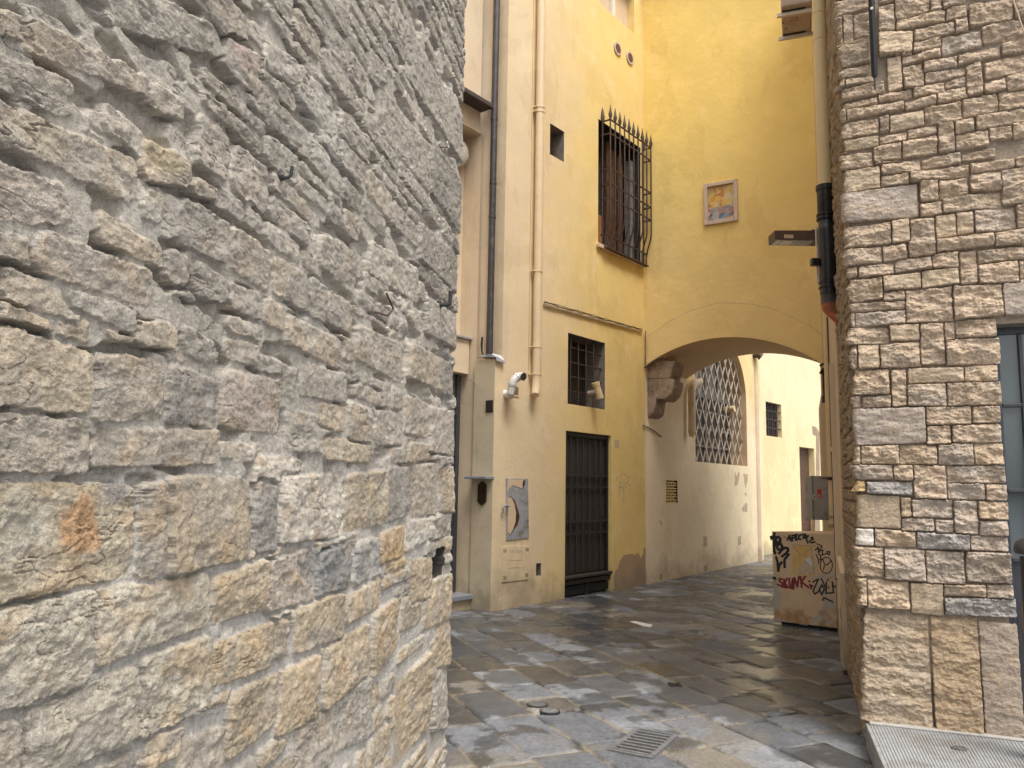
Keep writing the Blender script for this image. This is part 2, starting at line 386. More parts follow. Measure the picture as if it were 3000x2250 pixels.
def masonry(S, Z, stones, mort_h, mort_col, warp, relief, edge_b, edge_t, rad, seed, gap=.006):
    """S constant down each column. stones: dict(s0,s1,zt0,zt1,zb0,zb1,h,col,rough[,deep])"""
    Sw = S + warp * fbm(S * 22, Z * 22, 4, seed) + warp * .5 * fbm(S * 70, Z * 70, 2, seed + 3)
    Zw = Z + warp * fbm(S * 20 + 40, Z * 20, 4, seed + 5) + warp * .5 * fbm(S * 70, Z * 70 + 9, 2, seed + 6)
    Hh = mort_h + .004 * fbm(S * 30, Z * 30, 4, seed + 8) + .006 * fbm(S * 6, Z * 6, 3, seed + 9)
    n = fbm(S * 9, Z * 9, 4, seed + 10)[..., None]
    Cl = np.array(mort_col) * (1 + .18 * n)
    Mk = np.zeros(S.shape); Blk = np.zeros(S.shape, bool)
    r1 = fbm(S * 6, Z * 11, 5, seed + 20, .58); r2 = fbm(S * 30 + r1 * 2, Z * 48, 4, seed + 30, .6); r3 = np.abs(fbm(S * 10, Z * 17, 4, seed + 33))
    rw = terrace(r1 * 1.2, 7, .22) - .0 ; rf = r2 * .15
    cn1 = fbm(S * 7, Z * 9, 5, seed + 40); cn2 = fbm(S * 5 + 30, Z * 6, 5, seed + 50); cn3 = fbm(S * 26, Z * 30, 4, seed + 60)
    s_row = S[0] if np.allclose(S[0], S[-1]) else None
    for k, st in enumerate(stones):
        i0 = np.searchsorted(s_row, min(st['s0'], st['s1']) - .03); i1 = np.searchsorted(s_row, max(st['s0'], st['s1']) + .03)
        if i1 <= i0: continue
        a = Sw[:, i0:i1]; z = Zw[:, i0:i1]
        t = (a - st['s0']) / (st['s1'] - st['s0'])
        zt = lerp(st['zt0'], st['zt1'], t); zb = lerp(st['zb0'], st['zb1'], t)
        lo, hi = min(st['s0'], st['s1']), max(st['s0'], st['s1'])
        dx = np.minimum(a - lo, hi - a); dt = zt - z; db = z - zb
        hh = .5 * min(hi - lo, abs(st['zt0'] - st['zb0'])); r = min(rad * st.get('r', 1), hh * .7)
        dy = np.minimum(dt, db)
        qx = np.maximum(r - dx, 0); qy = np.maximum(r - dy, 0)
        d = np.where((qx > 0) & (qy > 0), r - np.sqrt(qx * qx + qy * qy), np.minimum(dx, dy))
        w = np.where(dt < db, edge_t, edge_b)
        m = sst(0, 1, d / w); m = np.where((d > 0) & ~Blk[:, i0:i1], m, 0)
        Blk[:, i0:i1] |= d > -gap
        if m.max() <= 0: continue
        q = st['rough']; rs = np.random.RandomState(seed * 1000 + k)
        cx = .5 * (lo + hi); cz = .5 * (st['zt0'] + st['zb0'])
        tx, tz = rs.uniform(-1, 1, 2) * .12 * (q + .2)
        off = rs.uniform(-1, 1) * 3
        # broad pillow + cleft relief
        h = st['h'] + tx * (a - cx) + tz * (z - cz) + relief * q * (rw[:, i0:i1] + rf[:, i0:i1] - .5 * r3[:, i0:i1]) + .006 * (1 - np.exp(-d / .03))
        cur = Hh[:, i0:i1]; better = m > Mk[:, i0:i1]
        Hh[:, i0:i1] = np.where(better, lerp(np.minimum(cur, mort_h + .004), h, m), cur)
        base = np.array(st['col']); 
        c = base * (1 + .34 * cn3[:, i0:i1, None])
        och = np.array([.40, .285, .17]); gry = np.array([.29, .27, .245])
        k1 = sst(.02, .30, cn1[:, i0:i1] + rs.uniform(-.22, .16))[..., None] * st.get('och', .5)
        k2 = sst(.02, .28, cn2[:, i0:i1] + rs.uniform(-.22, .16))[..., None] * st.get('gry', .55)
        c = lerp(c, och * (1 + .2 * cn3[:, i0:i1, None]), k1); c = lerp(c, gry * (1 + .25 * cn3[:, i0:i1, None]), k2)
        mm = sst(.3, .75, m)[..., None] * better[..., None]
        Cl[:, i0:i1] = lerp(Cl[:, i0:i1], c, mm)
        Mk[:, i0:i1] = np.maximum(Mk[:, i0:i1], m)
        if False: off
    return Hh, np.clip(Cl, .01, .9), Mk
def grid_mesh(name, X, Y, Z, col, mat, parent=None, keep=None, extra=None, smooth=True, flip=False):
    nr, nc = X.shape; org = ORG.get(parent.name, np.zeros(3)) if parent is not None else np.zeros(3)
    co = np.stack([X - org[0], Y - org[1], Z - org[2]], -1).reshape(-1, 3).astype(np.float32)
    idx = np.arange(nr * nc).reshape(nr, nc)
    q = np.stack([idx[:-1, :-1], idx[:-1, 1:], idx[1:, 1:], idx[1:, :-1]], -1).reshape(-1, 4)
    if flip: q = q[:, ::-1]
    if keep is not None: q = q[keep.reshape(-1)]
    nf = len(q); me = bpy.data.meshes.new(name)
    me.vertices.add(len(co)); me.vertices.foreach_set('co', co.ravel())
    me.loops.add(nf * 4); me.loops.foreach_set('vertex_index', q.ravel().astype(np.int32))
    me.polygons.add(nf); me.polygons.foreach_set('loop_start', np.arange(0, nf * 4, 4, dtype=np.int32))
    try: me.polygons.foreach_set('loop_total', np.full(nf, 4, dtype=np.int32))
    except Exception: pass
    me.polygons.foreach_set('use_smooth', np.full(nf, smooth)); me.update(calc_edges=True)
    if col is not None:
        at_ = me.attributes.new('col', 'FLOAT_COLOR', 'POINT')
        c4 = np.ones((nr * nc, 4), np.float32); c4[:, :3] = col.reshape(-1, 3); at_.data.foreach_set('color', c4.ravel())
    for k, v in (extra or {}).items():
        a2 = me.attributes.new(k, 'FLOAT', 'POINT'); a2.data.foreach_set('value', v.reshape(-1).astype(np.float32))
    me.materials.append(mat); return link(me, name, parent)
def wrap(p, C, df, nf, dr, nr_, rc):
    """position and normal for unfolded coordinate p (front p>0, return p<0)"""
    p = np.asarray(p); P = np.zeros(p.shape + (2,)); N = np.zeros(p.shape + (2,))
    phi = np.clip((rc - p) / (2 * rc), 0, 1)[..., None]
    N = nf * np.cos(phi * np.pi / 2) + nr_ * np.sin(phi * np.pi / 2); N /= np.linalg.norm(N, axis=-1, keepdims=True)
    cen = C + df * rc + dr * rc
    P = cen + rc * N
    P = P + np.where(p[..., None] > rc, df * (p[..., None] - rc), 0) + np.where(p[..., None] < -rc, dr * (-p[..., None] - rc), 0)
    return P, N
def fill_courses(rng, s0, s1, z0, z1, hr, lr, keys, make, ov=.3):
    out = []; z = z0
    while z < z1:
        h = rng.uniform(*hr); s = s0 - rng.uniform(0, lr[0])
        while s < s1:
            L = rng.uniform(*lr) * (1.3 if h > sum(hr) / 2 else 1)
            a, b = s + .006, s + L - .006; zb, zt = z + .005, z + h - .005
            if rng.random() < .25 and h > .11: parts = [(a, b, zb, zb + h * .48), (a, b, zb + h * .52, zt)]
            else: parts = [(a, b, zb, zt)]
            for (a_, b_, zb_, zt_) in parts:
                bad = False
                for k in keys:
                    lo, hi = min(k['s0'], k['s1']), max(k['s0'], k['s1'])
                    kb = min(k['zb0'], k['zb1']); kt = max(k['zt0'], k['zt1'])
                    ox = min(hi, b_) - max(lo, a_); oz = min(kt, zt_) - max(kb, zb_)
                    if ox > 0 and oz > 0 and ox * oz > ov * min((b_ - a_) * (zt_ - zb_), (hi - lo) * (kt - kb)): bad = True; break
                if not bad:
                    j = lambda: rng.uniform(-.008, .008)
                    st = dict(s0=a_, s1=b_, zt0=zt_ + j(), zt1=zt_ + j(), zb0=zb_ + j(), zb1=zb_ + j()); make(st); out.append(st)
            s += L
        z += h
    return out
# ================================================================== RIGHT STONE BUILDING
RC = {1: (2400, 0), 2: (2400, 450), 3: (2400, 900), 4: (2400, 1350), 5: (2400, 1800)}
RS = {1: """130 10 545 -20 60 190;650 -60 800 -60 0 20;820 -60 1190 -60 100 210;1200 -40 1320 -50 100 110;1340 -60 1580 -60 10 90;1375 100 1588 45 170 215;1620 60 2090 -40 190 280;2110 -60 2230 -60 150 180;140 200 245 180 480 500;250 165 360 155 440 455;375 150 560 110 340 430;640 70 810 35 310 330;835 215 1365 110 210 325;1030 330 1460 220 340 440;1465 205 1605 180 320 355;1020 450 1310 400 500 560;1320 410 1750 320 480 590 g;1755 290 2200 200 390 470;160 500 540 450 650 740;290 750 530 690 770 840;165 770 270 760 920 960;290 860 600 800 870 920;640 350 1015 330 560 590 f;735 620 885 600 950 980 f;820 530 1005 490 580 610;890 620 1310 510 600 690;890 720 1115 680 790 820;1110 680 1490 590 700 780;1495 590 1960 480 590 690;1970 470 2230 410 540 580;920 830 1130 790 920 950;1145 790 1580 710 800 890;1590 700 1750 650 1010 1030;1790 680 2230 560 750 850;1370 870 1600 810 900 950;1020 930 1365 870 970 1040;1790 900 2010 830 970 1000;2025 820 2230 770 960 990;170 980 700 870 990 1100;640 1020 1010 960 1040 1090;290 1120 640 1040 1100 1180;170 1140 280 1120 1300 1320;300 1190 915 1090 1170 1290 o;930 1090 1265 1010 1110 1180;1280 1000 1610 920 1040 1110;1550 1080 1925 1010 1190 1270;1940 990 2230 960 1140 1190;195 1340 640 1270 1420 1500;655 1260 750 1250 1400 1420;755 1260 1130 1190 1340 1420 f;1140 1150 1540 1100 1290 1350 o;1700 1220 2230 1130 1290 1390;1470 1300 1670 1280 1400 1440;1285 1330 1455 1320 1620 1640;960 1400 1270 1350 1430 1500;655 1470 950 1420 1510 1560;275 1510 640 1460 1570 1620 f;190 1540 265 1520 1640 1660;900 1520 1280 1460 1640 1700;1480 1450 1830 1400 1560 1610;1845 1370 2085 1350 1480 1500;2090 1330 2230 1310 1470 1490;590 1580 890 1540 1700 1740""",
2: """210 30 570 -20 120 170 o;600 -20 900 -50 60 110;915 -20 1150 -60 10 40;675 120 1090 60 190 220;1115 60 1530 -30 90 150;1550 0 1900 -60 30 70;1640 110 2115 40 130 200;2125 30 2230 10 120 130;985 210 1630 110 230 300;670 240 970 200 310 350 o;315 170 655 140 370 420 f;210 210 300 200 400 430;235 440 1060 320 680 740 s;1090 300 1280 270 490 510;1290 290 1600 260 430 490;1630 210 1960 190 380 400;1970 170 2230 130 530 550;1340 490 1970 400 560 640 o;1095 550 1330 510 640 680;355 790 770 740 960 1020;230 790 350 780 1010 1040 g;780 730 970 700 940 955 f;960 720 1240 690 1080 1110;1260 680 1470 650 880 910 f;1485 640 1665 620 850 870 f;1675 610 2120 570 800 850 g;2130 560 2230 540 780 800;1240 930 1890 850 980 1060;1895 850 2230 800 970 990;230 1050 675 1000 1160 1220;685 1000 940 970 1120 1160;1720 1050 2230 1000 1130 1180;1520 1060 1700 1040 1390 1420;1225 1090 1500 1050 1220 1230;820 1150 1215 1110 1230 1280;430 1220 810 1170 1290 1330;225 1240 410 1220 1320 1350;245 1370 680 1340 1560 1600 o;690 1330 1095 1280 1440 1470 f;1100 1270 1505 1230 1400 1450 f;1700 1200 2150 1150 1380 1400;2160 1160 2230 1150 1330 1340;1450 1430 1975 1400 1740 1790;1985 1370 2600 1320 1730 1735 s;690 1500 925 1480 1570 1590;935 1480 1440 1430 1800 1830;385 1610 925 1590 1670 1700;280 1620 375 1610 1860 1870""",
3: """390 60 935 30 170 200 g;290 220 750 210 390 400;760 190 1080 180 350 360 f;1090 180 1345 165 610 620;1350 150 1460 140 340 350;1475 140 1910 120 310 330;1360 350 1955 325 600 620;280 420 405 410 650 670;420 410 645 400 650 655 f;655 400 1100 370 640 650;240 690 750 670 930 950 o;780 680 935 670 1060 1070;960 660 1560 650 800 820 f;1575 640 1930 620 790 800 o;290 960 445 950 1070 1090;470 970 785 950 1070 1080;955 840 1370 820 1060 1060 g;1375 810 1960 790 1050 1060;240 1100 1140 1080 1460 1500 s;1145 1080 1640 1070 1260 1270;1660 1070 1955 1060 1240 1250;1155 1270 1420 1270 1470 1480;1435 1270 1970 1260 1450 1460;260 1500 440 1490 1690 1700 o;450 1490 855 1480 1690 1690 o;865 1490 1270 1480 1695 1690 o;1280 1480 1665 1470 1700 1695 g;1680 1480 1990 1465 1700 1695 o""",
4: """270 50 790 40 200 200 g;800 50 1010 45 210 205;1020 40 1365 50 410 400;1375 50 2010 40 240 230 g;270 215 500 215 330 330 y;510 230 1010 230 370 350 b;1385 240 1790 250 420 410 g;1805 260 2030 260 430 425;370 360 870 370 730 715 t;875 400 990 400 605 600 o;1000 420 1440 420 615 605 g;1455 430 1710 440 790 780 g;1725 440 2045 440 640 620 o;890 620 1240 620 760 750 g;1260 645 1455 645 775 775 g;1720 650 2045 650 815 800 g;380 730 585 740 915 905 w;600 740 1040 760 930 920 o;1060 770 1620 790 960 950 b;1640 810 2045 830 980 965 g;405 925 690 940 1255 1250;700 950 1140 970 1305 1275 g;1155 970 1560 990 1335 1320 g;1590 990 2070 1000 1330 1300 g;415 1270 510 1270 1560 1560 o;515 1290 970 1310 1610 1590 o;985 1320 1335 1340 1680 1640 t;1350 1340 1800 1350 1470 1460;1810 1350 2100 1345 1490 1480 g;1350 1490 2130 1490 1700 1660 b""",
5: """385 0 1175 20 1165 1060 z;1205 20 1715 60 1230 1160 O;1730 80 2150 110 1310 1230 S"""}
RCOL = {'': (.44, .335, .22), 'f': (.48, .37, .235), 'o': (.46, .35, .225), 'g': (.41, .335, .245), 's': (.41, .335, .25), 't': (.40, .31, .20),
        'y': (.50, .35, .15), 'b': (.34, .31, .26), 'w': (.62, .56, .45), 'z': (.39, .305, .20), 'O': (.385, .285, .17), 'S': (.33, .265, .19)}
rng = random.Random(3)
rstones = []
for c, txt in RS.items():
    ox, oy = RC[c]
    for row in txt.split(';'):
        w = row.split(); v = [float(x) for x in w[:6]]; k = w[6] if len(w) > 6 else ''
        def q(x, y): return FR.px(ox + x * .27125, oy + y * .27125)
        (s0, zt0), (s1, zt1), (_, zb1), (_, zb0) = q(v[0], v[1]), q(v[2], v[3]), q(v[2], v[4]), q(v[0], v[5])
        if v[0] < 420 and c < 5 and s0 < .12: s0 = min(s0, -rng.uniform(.02, .14))
        j = rng.uniform(.92, 1.08); col = tuple(x * j for x in RCOL[k])
        col = (col[0] * 1.10, col[1] * 1.11, col[2] * 1.22)
        if c == 5: zb0 -= .04; zb1 -= .04
        rough = dict(s=.35, t=.3, S=.3, f=.5, w=.4, z=.75, O=.65).get(k, 1.)
        g_ = .0054
        rstones.append(dict(s0=s0 - g_, s1=s1 + g_, zt0=zt0 + g_, zt1=zt1 + g_, zb0=zb0 - g_, zb1=zb1 - g_, h=rng.uniform(.0, .022), col=col, rough=rough,
                            och=.35 if k not in 'bw' else .1, gry=.25 if k in ('', 'g', 'b') else .15))
def mk_r(st):
    k = rng.choice(['', '', 'f', 'o', 'g', 'g']); j = rng.uniform(.9, 1.1)
    st.update(h=rng.uniform(0, .022), col=tuple(x * j for x in RCOL[k]), rough=rng.choice([.5, 1, 1, 1.2]))
SJ = FR.px(2925, 1250)[0]; ZL = FR.px(2960, 945)[1]
rfill = fill_courses(rng, -2.1, 2.4, 0.0, 9.0, (.065, .13), (.13, .3), rstones, mk_r, .12)
# side wall stones coursed coarser / base
rstones_all = rstones + [s for s in rfill if not (s['s1'] > SJ - .02 and s['zb0'] < ZL)]
pcols = np.concatenate([np.linspace(-2.12, -.30, 70), np.linspace(-.295, -.06, 30), np.linspace(-.057, .06, 34), np.linspace(.0635, 1.12, 330), np.linspace(1.14, 2.4, 60)])
zrows = np.concatenate([np.linspace(-.02, 5.15, 1200), np.linspace(5.19, 9, 150)])
S, Z = np.meshgrid(pcols, zrows)
Hh, Cl, Mk = masonry(S, Z, rstones_all, -.027, (.31, .25, .19), .0050, .036, .0065, .008, .014, 11, .0032)
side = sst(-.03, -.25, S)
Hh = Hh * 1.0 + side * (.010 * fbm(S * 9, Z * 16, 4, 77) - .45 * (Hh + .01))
Cl = lerp(Cl, Cl * np.array([.72, .62, .52]), side[..., None] * .55)   # alley side of the wall tinted darker and browner
P2, N2 = wrap(S, K, FR.d, FR.n, FK.d, FK.n, .035)
inset = .012
X = P2[..., 0] + N2[..., 0] * (Hh - inset); Y = P2[..., 1] + N2[..., 1] * (Hh - inset)
mf = np.minimum(np.minimum(Mk[:-1, :-1], Mk[1:, 1:]), np.minimum(Mk[:-1, 1:], Mk[1:, :-1]))
sf = S[:-1, :-1]; zf = Z[:-1, :-1]
sjz = SJ + .0 * zf
keep = ~((sf > sjz) & (zf < ZL) & (mf < .25))
keep &= ~((sf > SJ + .16) & (zf < ZL))
tR = thing('stone_building', 'tan coursed stone building at the right edge with dark framed window', 'building', (K[0], K[1], 0))
grid_mesh('wall', X, Y, Z, Cl, M['rstone'], tR, keep)
b = MB()   # masonry body behind the face and around the opening
b.box(FR, .03, SJ - .01, 0, ZL - .01, -.40, -.055); b.box(FR, .03, 2.4, ZL, 9.0, -.40, -.055)
b.box(FR, SJ + 1.25, 2.4, 0, ZL - .02, -.40, -.055)
b.box(FK, .25, 2.10, 0, 9.0, -3.0, -.06)
b.box(FR, .03, 2.4, 9.0, 9.15, -3.2, -.02)
b.build('wall_core', M['reveal'], tR)
wn = MB(); zb_ = .17; sA = SJ - .03; sB = SJ + 1.22; zt_ = ZL
nW = -.16
wn.box(FR, sA, SJ + .055, zb_, zt_, nW - .05, nW); wn.box(FR, sB - .07, sB, zb_, zt_, nW - .05, nW); wn.box(FR, sA, sB, zt_ - .045, zt_ + .02, nW - .05, nW + .001)
mull = FR.px(2992, 1150, nW)[0]
wn.box(FR, mull, mull + .022, zb_, zt_ - .05, nW - .04, nW + .008)
for yy in (1187, 1437, 1640):
    z_ = FR.px(2960, yy, nW)[1]; wn.box(FR, SJ + .056, sB - .071, z_ - .011, z_ + .011, nW - .035, nW + .004)
wf = wn.build('window', M['darkframe'], tR, bevel=.003)
zl = FR.px(2960, 1640, nW)[1]
MB().box(FR, SJ + .05, sB - .07, zl, zt_ - .02, nW - .03, nW - .022).build('pane', M['glass'], wf)
MB().box(FR, SJ + .05, sB - .07, zb_, zl - .012, nW - .03, nW - .015).build('lower_panel', M['darkframe'], wf)
# step in front of the stone building
q0 = gnd(2530, 2112, .16)[:2]
tS = thing('doorstep', 'pale grooved granite step below the right stone wall with round cap', 'step', (K[0], K[1], 0))
sl = MB()
g1 = FR.coords(gnd(2535, 2118, .16)); n_in = -.02; 
sE = np.array([np.sin(np.radians(0)), 0])
u0 = K + FR.d * .012 + FR.n * (-.02)
u1 = gnd(2588, 2245, .16)[:2]; dd = (u1 - gnd(2535, 2118, .16)[:2]); dd /= np.linalg.norm(dd)
c0 = gnd(2535, 2116, .16)[:2]; c1 = c0 + dd * 1.5; c2 = c1 + FR.d * 2.4; c3 = c0 + FR.d * 2.4
sl.hprism([c0, c1, c2, c3], 0, .156)
so = sl.build('slab', M['step'], tS, bevel=.006)
fl = MB()    # tooled fillets
nrm = np.array([-dd[1], dd[0]]); nrm = nrm if nrm.dot(FR.d) > 0 else -nrm
for i in range(62):
    o = c0 + FR.d * (.03 + i * .0185)
    k_ = min(1, i / 40.); e1 = dd * (1 - k_) + FR.n * k_; e1 = e1 / np.linalg.norm(e1)
    L = 1.4; w = .0052
    a = o + e1 * .025; c = o + e1 * L; nn_ = np.array([-e1[1], e1[0]]) * w
    fl.hprism([a - nn_, c - nn_, c + nn_, a + nn_], .1562, .1604)
fl.build('tooled_ridges', M['step'], tS)
b = MB(); mh = gnd(2810, 2193, .16)
b.tube([(mh[0], mh[1], .158), (mh[0], mh[1], .1635)], .042, 28); cp = b.build('cap', M['cover'], tS, True)
b = MB(); b.tube([(mh[0] + .034 * math.cos(a), mh[1] + .034 * math.sin(a), .165) for a in np.linspace(0, 6.2832, 25)], .0022, 5)
b.tube([(mh[0] - .012, mh[1] - .01, .165), (mh[0] + .012, mh[1] + .004, .165)], .003, 5); b.build('ring', M['grate'], cp)
# cement skirt between stone and step
b = MB(); b.hprism([K + FR.d * .03 - FR.n * .03, K + FR.d * .03 + FR.n * .065, K + FR.d * .9 + FR.n * .045, K + FR.d * .9 - FR.n * .03], .157, .172); b.build('cement_fillet', M['concrete'], tS, bevel=.008)
# ================================================================== LEFT STONE BUILDING
V = 1.35624
LS = """-40 690 208 765 893 868 Y;213 765 360 775 903 910 ;368 785 475 825 915 915 d;485 800 608 822 937 920 p;-40 890 200 905 1018 1015 ;208 930 472 925 1000 1006 ;-40 1040 298 1050 1238 1305 x;303 1045 360 1040 1243 1240 ;366 1027 545 1037 1200 1238 o;556 1040 602 1052 1182 1193 d;608 1032 745 1020 1155 1172 w;750 1027 835 1015 1128 1148 o;840 1012 885 1007 1108 1128 d;890 1005 945 1000 1108 1118 ;953 1010 992 1005 1105 1105 o;-40 1330 205 1272 1465 1545 c;210 1272 455 1238 1345 1435 c;462 1248 575 1205 1308 1345 y;578 1215 682 1180 1292 1318 p;60 1520 300 1440 1585 1690 c;305 1425 455 1370 1520 1590 c;465 1390 588 1343 1435 1480 Y;594 1342 622 1337 1418 1425 p;640 1312 742 1280 1372 1410 y;748 1292 822 1247 1308 1345 Y;495 1500 603 1452 1555 1640 y;602 1455 690 1412 1540 1590 Y;702 1400 798 1345 1448 1530 Y;688 1195 762 1170 1265 1290 b;770 1175 818 1160 1240 1262 b;822 1155 875 1132 1198 1215 O;880 1128 925 1115 1160 1195 w;930 1115 992 1100 1148 1165 g;888 1212 932 1203 1285 1300 y;806 1325 862 1290 1395 1460 y;868 1295 912 1272 1342 1362 y;917 1262 985 1235 1328 1358 Y;944 1345 985 1330 1425 1440 y;728 1500 800 1462 1590 1620 g;385 1605 482 1565 1660 1720 ;640 1565 718 1525 1640 1690 ;860 1475 930 1405 1560 1650 o;936 1445 985 1430 1560 1575 g;-40 1565 48 1555 1700 1720 ;85 495 335 588 665 585 p;152 605 300 660 722 655 g;240 682 382 702 752 728 Y;20 575 172 650 692 640 c;-40 335 148 405 487 478 p;215 455 355 540 575 520 o;-40 212 297 345 440 290 ;-40 108 160 172 262 168 ;60 38 320 165 205 110 o;313 300 410 345 402 392 Y;332 178 398 222 258 232 o;-40 15 62 38 82 68 Y;250 -60 455 55 118 58 g;400 700 470 745 800 755 g;310 405 352 425 478 470 c;420 385 470 405 432 420 o;490 80 560 120 215 150 p;575 90 640 130 190 150 g;645 135 720 215 300 215 g;735 240 800 300 360 290 g;690 505 775 545 620 575 ;560 760 640 800 860 830 g;650 780 745 810 870 850 g;690 860 742 870 935 915 o;755 868 805 885 955 945 p;815 885 870 895 960 960 g;875 855 925 870 945 935 ;930 880 992 890 985 975 g;700 945 800 955 1000 990 o;880 955 930 962 1000 1000 y;935 980 992 985 1010 1010 g;770 700 870 745 830 775 ;880 740 990 790 855 815 y;620 680 740 740 800 740 ;800 520 905 580 655 590 c;905 480 1000 560 640 560 d;920 640 1000 690 760 720 g;935 300 1005 400 520 420 d;820 180 930 320 420 280 g;880 60 990 220 330 170 g"""
LCOL = {'': (.34, .30, .245), 'Y': (.41, .335, .235), 'y': (.365, .30, .215), 'd': (.25, .235, .215), 'p': (.36, .31, .26), 'x': (.36, .31, .225), 'o': (.37, .305, .22),
        'w': (.45, .41, .35), 'c': (.40, .365, .295), 'b': (.25, .25, .24), 'O': (.37, .27, .16), 'g': (.33, .305, .265)}
lstones = []; rng = random.Random(12)
for row in LS.split(';'):
    w = row.split(); v = [float(x) * V for x in w[:6]]; k = w[6] if len(w) > 6 else ''
    (s0, zt0), (s1, zt1), (_, zb1), (_, zb0) = FL.px(v[0], v[1]), FL.px(v[2], v[3]), FL.px(v[2], v[4]), FL.px(v[0], v[5])
    if v[2] > 980 * V: s1 = -rng.uniform(.05, .2)
    if v[0] < 0 : s0 = max(s0, FL.px(0, 1200)[0] + rng.uniform(.03, .12))
    if s0 < s1: s0, s1, zt0, zt1, zb0, zb1 = s1, s0, zt1, zt0, zb1, zb0
    g_ = .007
    lstones.append(dict(s0=s1 - g_, s1=s0 + g_, zt0=zt1 + g_, zt1=zt0 + g_, zb0=zb1 - g_, zb1=zb0 - g_, h=rng.uniform(.004, .018), col=LCOL[k], rough=rng.choice([.6, .9, 1.1]) * (.5 if k in 'Y' and k else 1), och=.55 if k not in ('b', 'g', 'd') else .2, gry=.5, r=1.3))
def mk_l(st):
    z = st['zt0']; u = rng.random()
    if z > 2.3: k = 'd' if u < .2 else 'g' if u < .62 else '' if u < .8 else 'p' if u < .92 else 'o'
    elif z > 1.3: k = 'g' if u < .3 else '' if u < .55 else 'o' if u < .75 else 'y' if u < .88 else 'w'
    else: k = 'y' if u < .3 else 'Y' if u < .4 else 'o' if u < .6 else 'c' if u < .8 else 'g'
    j = rng.uniform(.9, 1.1)
    st.update(h=rng.uniform(.0, .020), col=tuple(x * j for x in LCOL[k]), rough=rng.choice([.5, .9, 1.2]), och=.3 if z > 2 else .5, gry=.6, r=1.4)
lfill = fill_courses(rng, -.6, 8.0, 0.0, 8.0, (.06, .15), (.09, .27), lstones, mk_l, .42)
lfill2 = fill_courses(random.Random(5), -.6, 4.2, 0.02, 5.0, (.035, .07), (.06, .16), lstones + lfill, mk_l, .15)
for s_ in lfill2: s_['h'] *= .4
lall = lstones + lfill + lfill2
sv = FL.px(0, 1400)[0]
cols = [-.6]
def colstep(s):
    if s < -.05: return .03
    p = FL.P(s, 1.6); r = math.hypot(p[0], p[1]); dist = abs(float(FL.n.dot(np.array(p[:2]))))
    if s > sv + .35: return .03
    if s < .09: return .0035
    return max(.0013, min(.02, r / 820. * r / dist * .62))
while cols[-1] < 8.0: cols.append(cols[-1] + colstep(cols[-1]))
cols = np.array(cols)
NR = 900
rows = np.zeros((NR + 130, len(cols)))
for i, s in enumerate(cols):
    p = FL.P(max(s, 0), 1.6); dep = max(p[1], 1.0)
    zlo = max(0.0, 1.6 - dep * .46); zhi = min(5.5, 1.6 + dep * .72)
    lo = np.linspace(-.02, zlo, 60, endpoint=False) if zlo > .01 else np.linspace(-.02, -.001, 60)
    rows[:, i] = np.concatenate([lo, np.linspace(zlo, zhi, NR, endpoint=False), np.linspace(zhi, 8.0, 70)])
S = np.broadcast_to(cols, rows.shape).copy(); Z = rows
Hh, Cl, Mk = masonry(S, Z, lall, -.013, (.37, .345, .305), .008, .021, .004, .010, .022, 29, .0085)
# mortar smeared over the stones, raking cavities higher up
sm = fbm(S * 5, Z * 6, 4, 88); cav = fbm(S * 13, Z * 26, 4, 91)
mort = np.array([.415, .385, .34])
k = sst(.14, .40, sm) * .6 * lerp(1, .35, sst(1.6, 2.4, Z))
Hh = lerp(Hh, -.002 + .005 * fbm(S * 14, Z * 18, 4, 93), k); Cl = lerp(Cl, mort * (1 + .12 * fbm(S * 10, Z * 10, 3, 94)[..., None]), k[..., None] * .55)
up = sst(1.7, 2.6, Z)
Hh = Hh - up * .014 * sst(.22, .42, cav) + .005 * fbm(S * 45, Z * 60, 4, 97)
Hh = Hh + .012 * fbm(S * 1.3, Z * 1.3, 2, 98)
Hh = Hh * lerp(.55, .36, sst(1.2, 2.0, Z))
jt = 1 - sst(.10, .75, Mk); op = fbm(S * 4.5, Z * 9, 3, 101)
Hh = Hh - .030 * sst(.45, .95, jt) * sst(.06, .22, op + .12 * sst(1.5, 2.6, Z) - .10 * sst(1.3, .8, Z))
crk = np.abs(fbm(S * 5 + .3 * fbm(S * 9, Z * 9, 2, 103), Z * 16, 4, 104)); Hh = Hh - .007 * (1 - sst(.0, .022, crk)) * sst(.0, .2, fbm(S * 3, Z * 3, 2, 105))
Hh = Hh + .0045 * (terrace(fbm(S * 16, Z * 24, 4, 106) * 1.5, 5, .15)) * sst(.2, .8, Mk)
Hh = lerp(Hh, np.maximum(Hh, -.009), sst(1.9, 1.1, Z))
# putlog hole beside the corner
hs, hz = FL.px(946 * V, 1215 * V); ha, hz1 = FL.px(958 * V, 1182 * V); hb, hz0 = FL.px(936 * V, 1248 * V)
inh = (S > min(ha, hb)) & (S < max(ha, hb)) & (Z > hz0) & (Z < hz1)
Hh = np.where(inh, -.22, Hh)
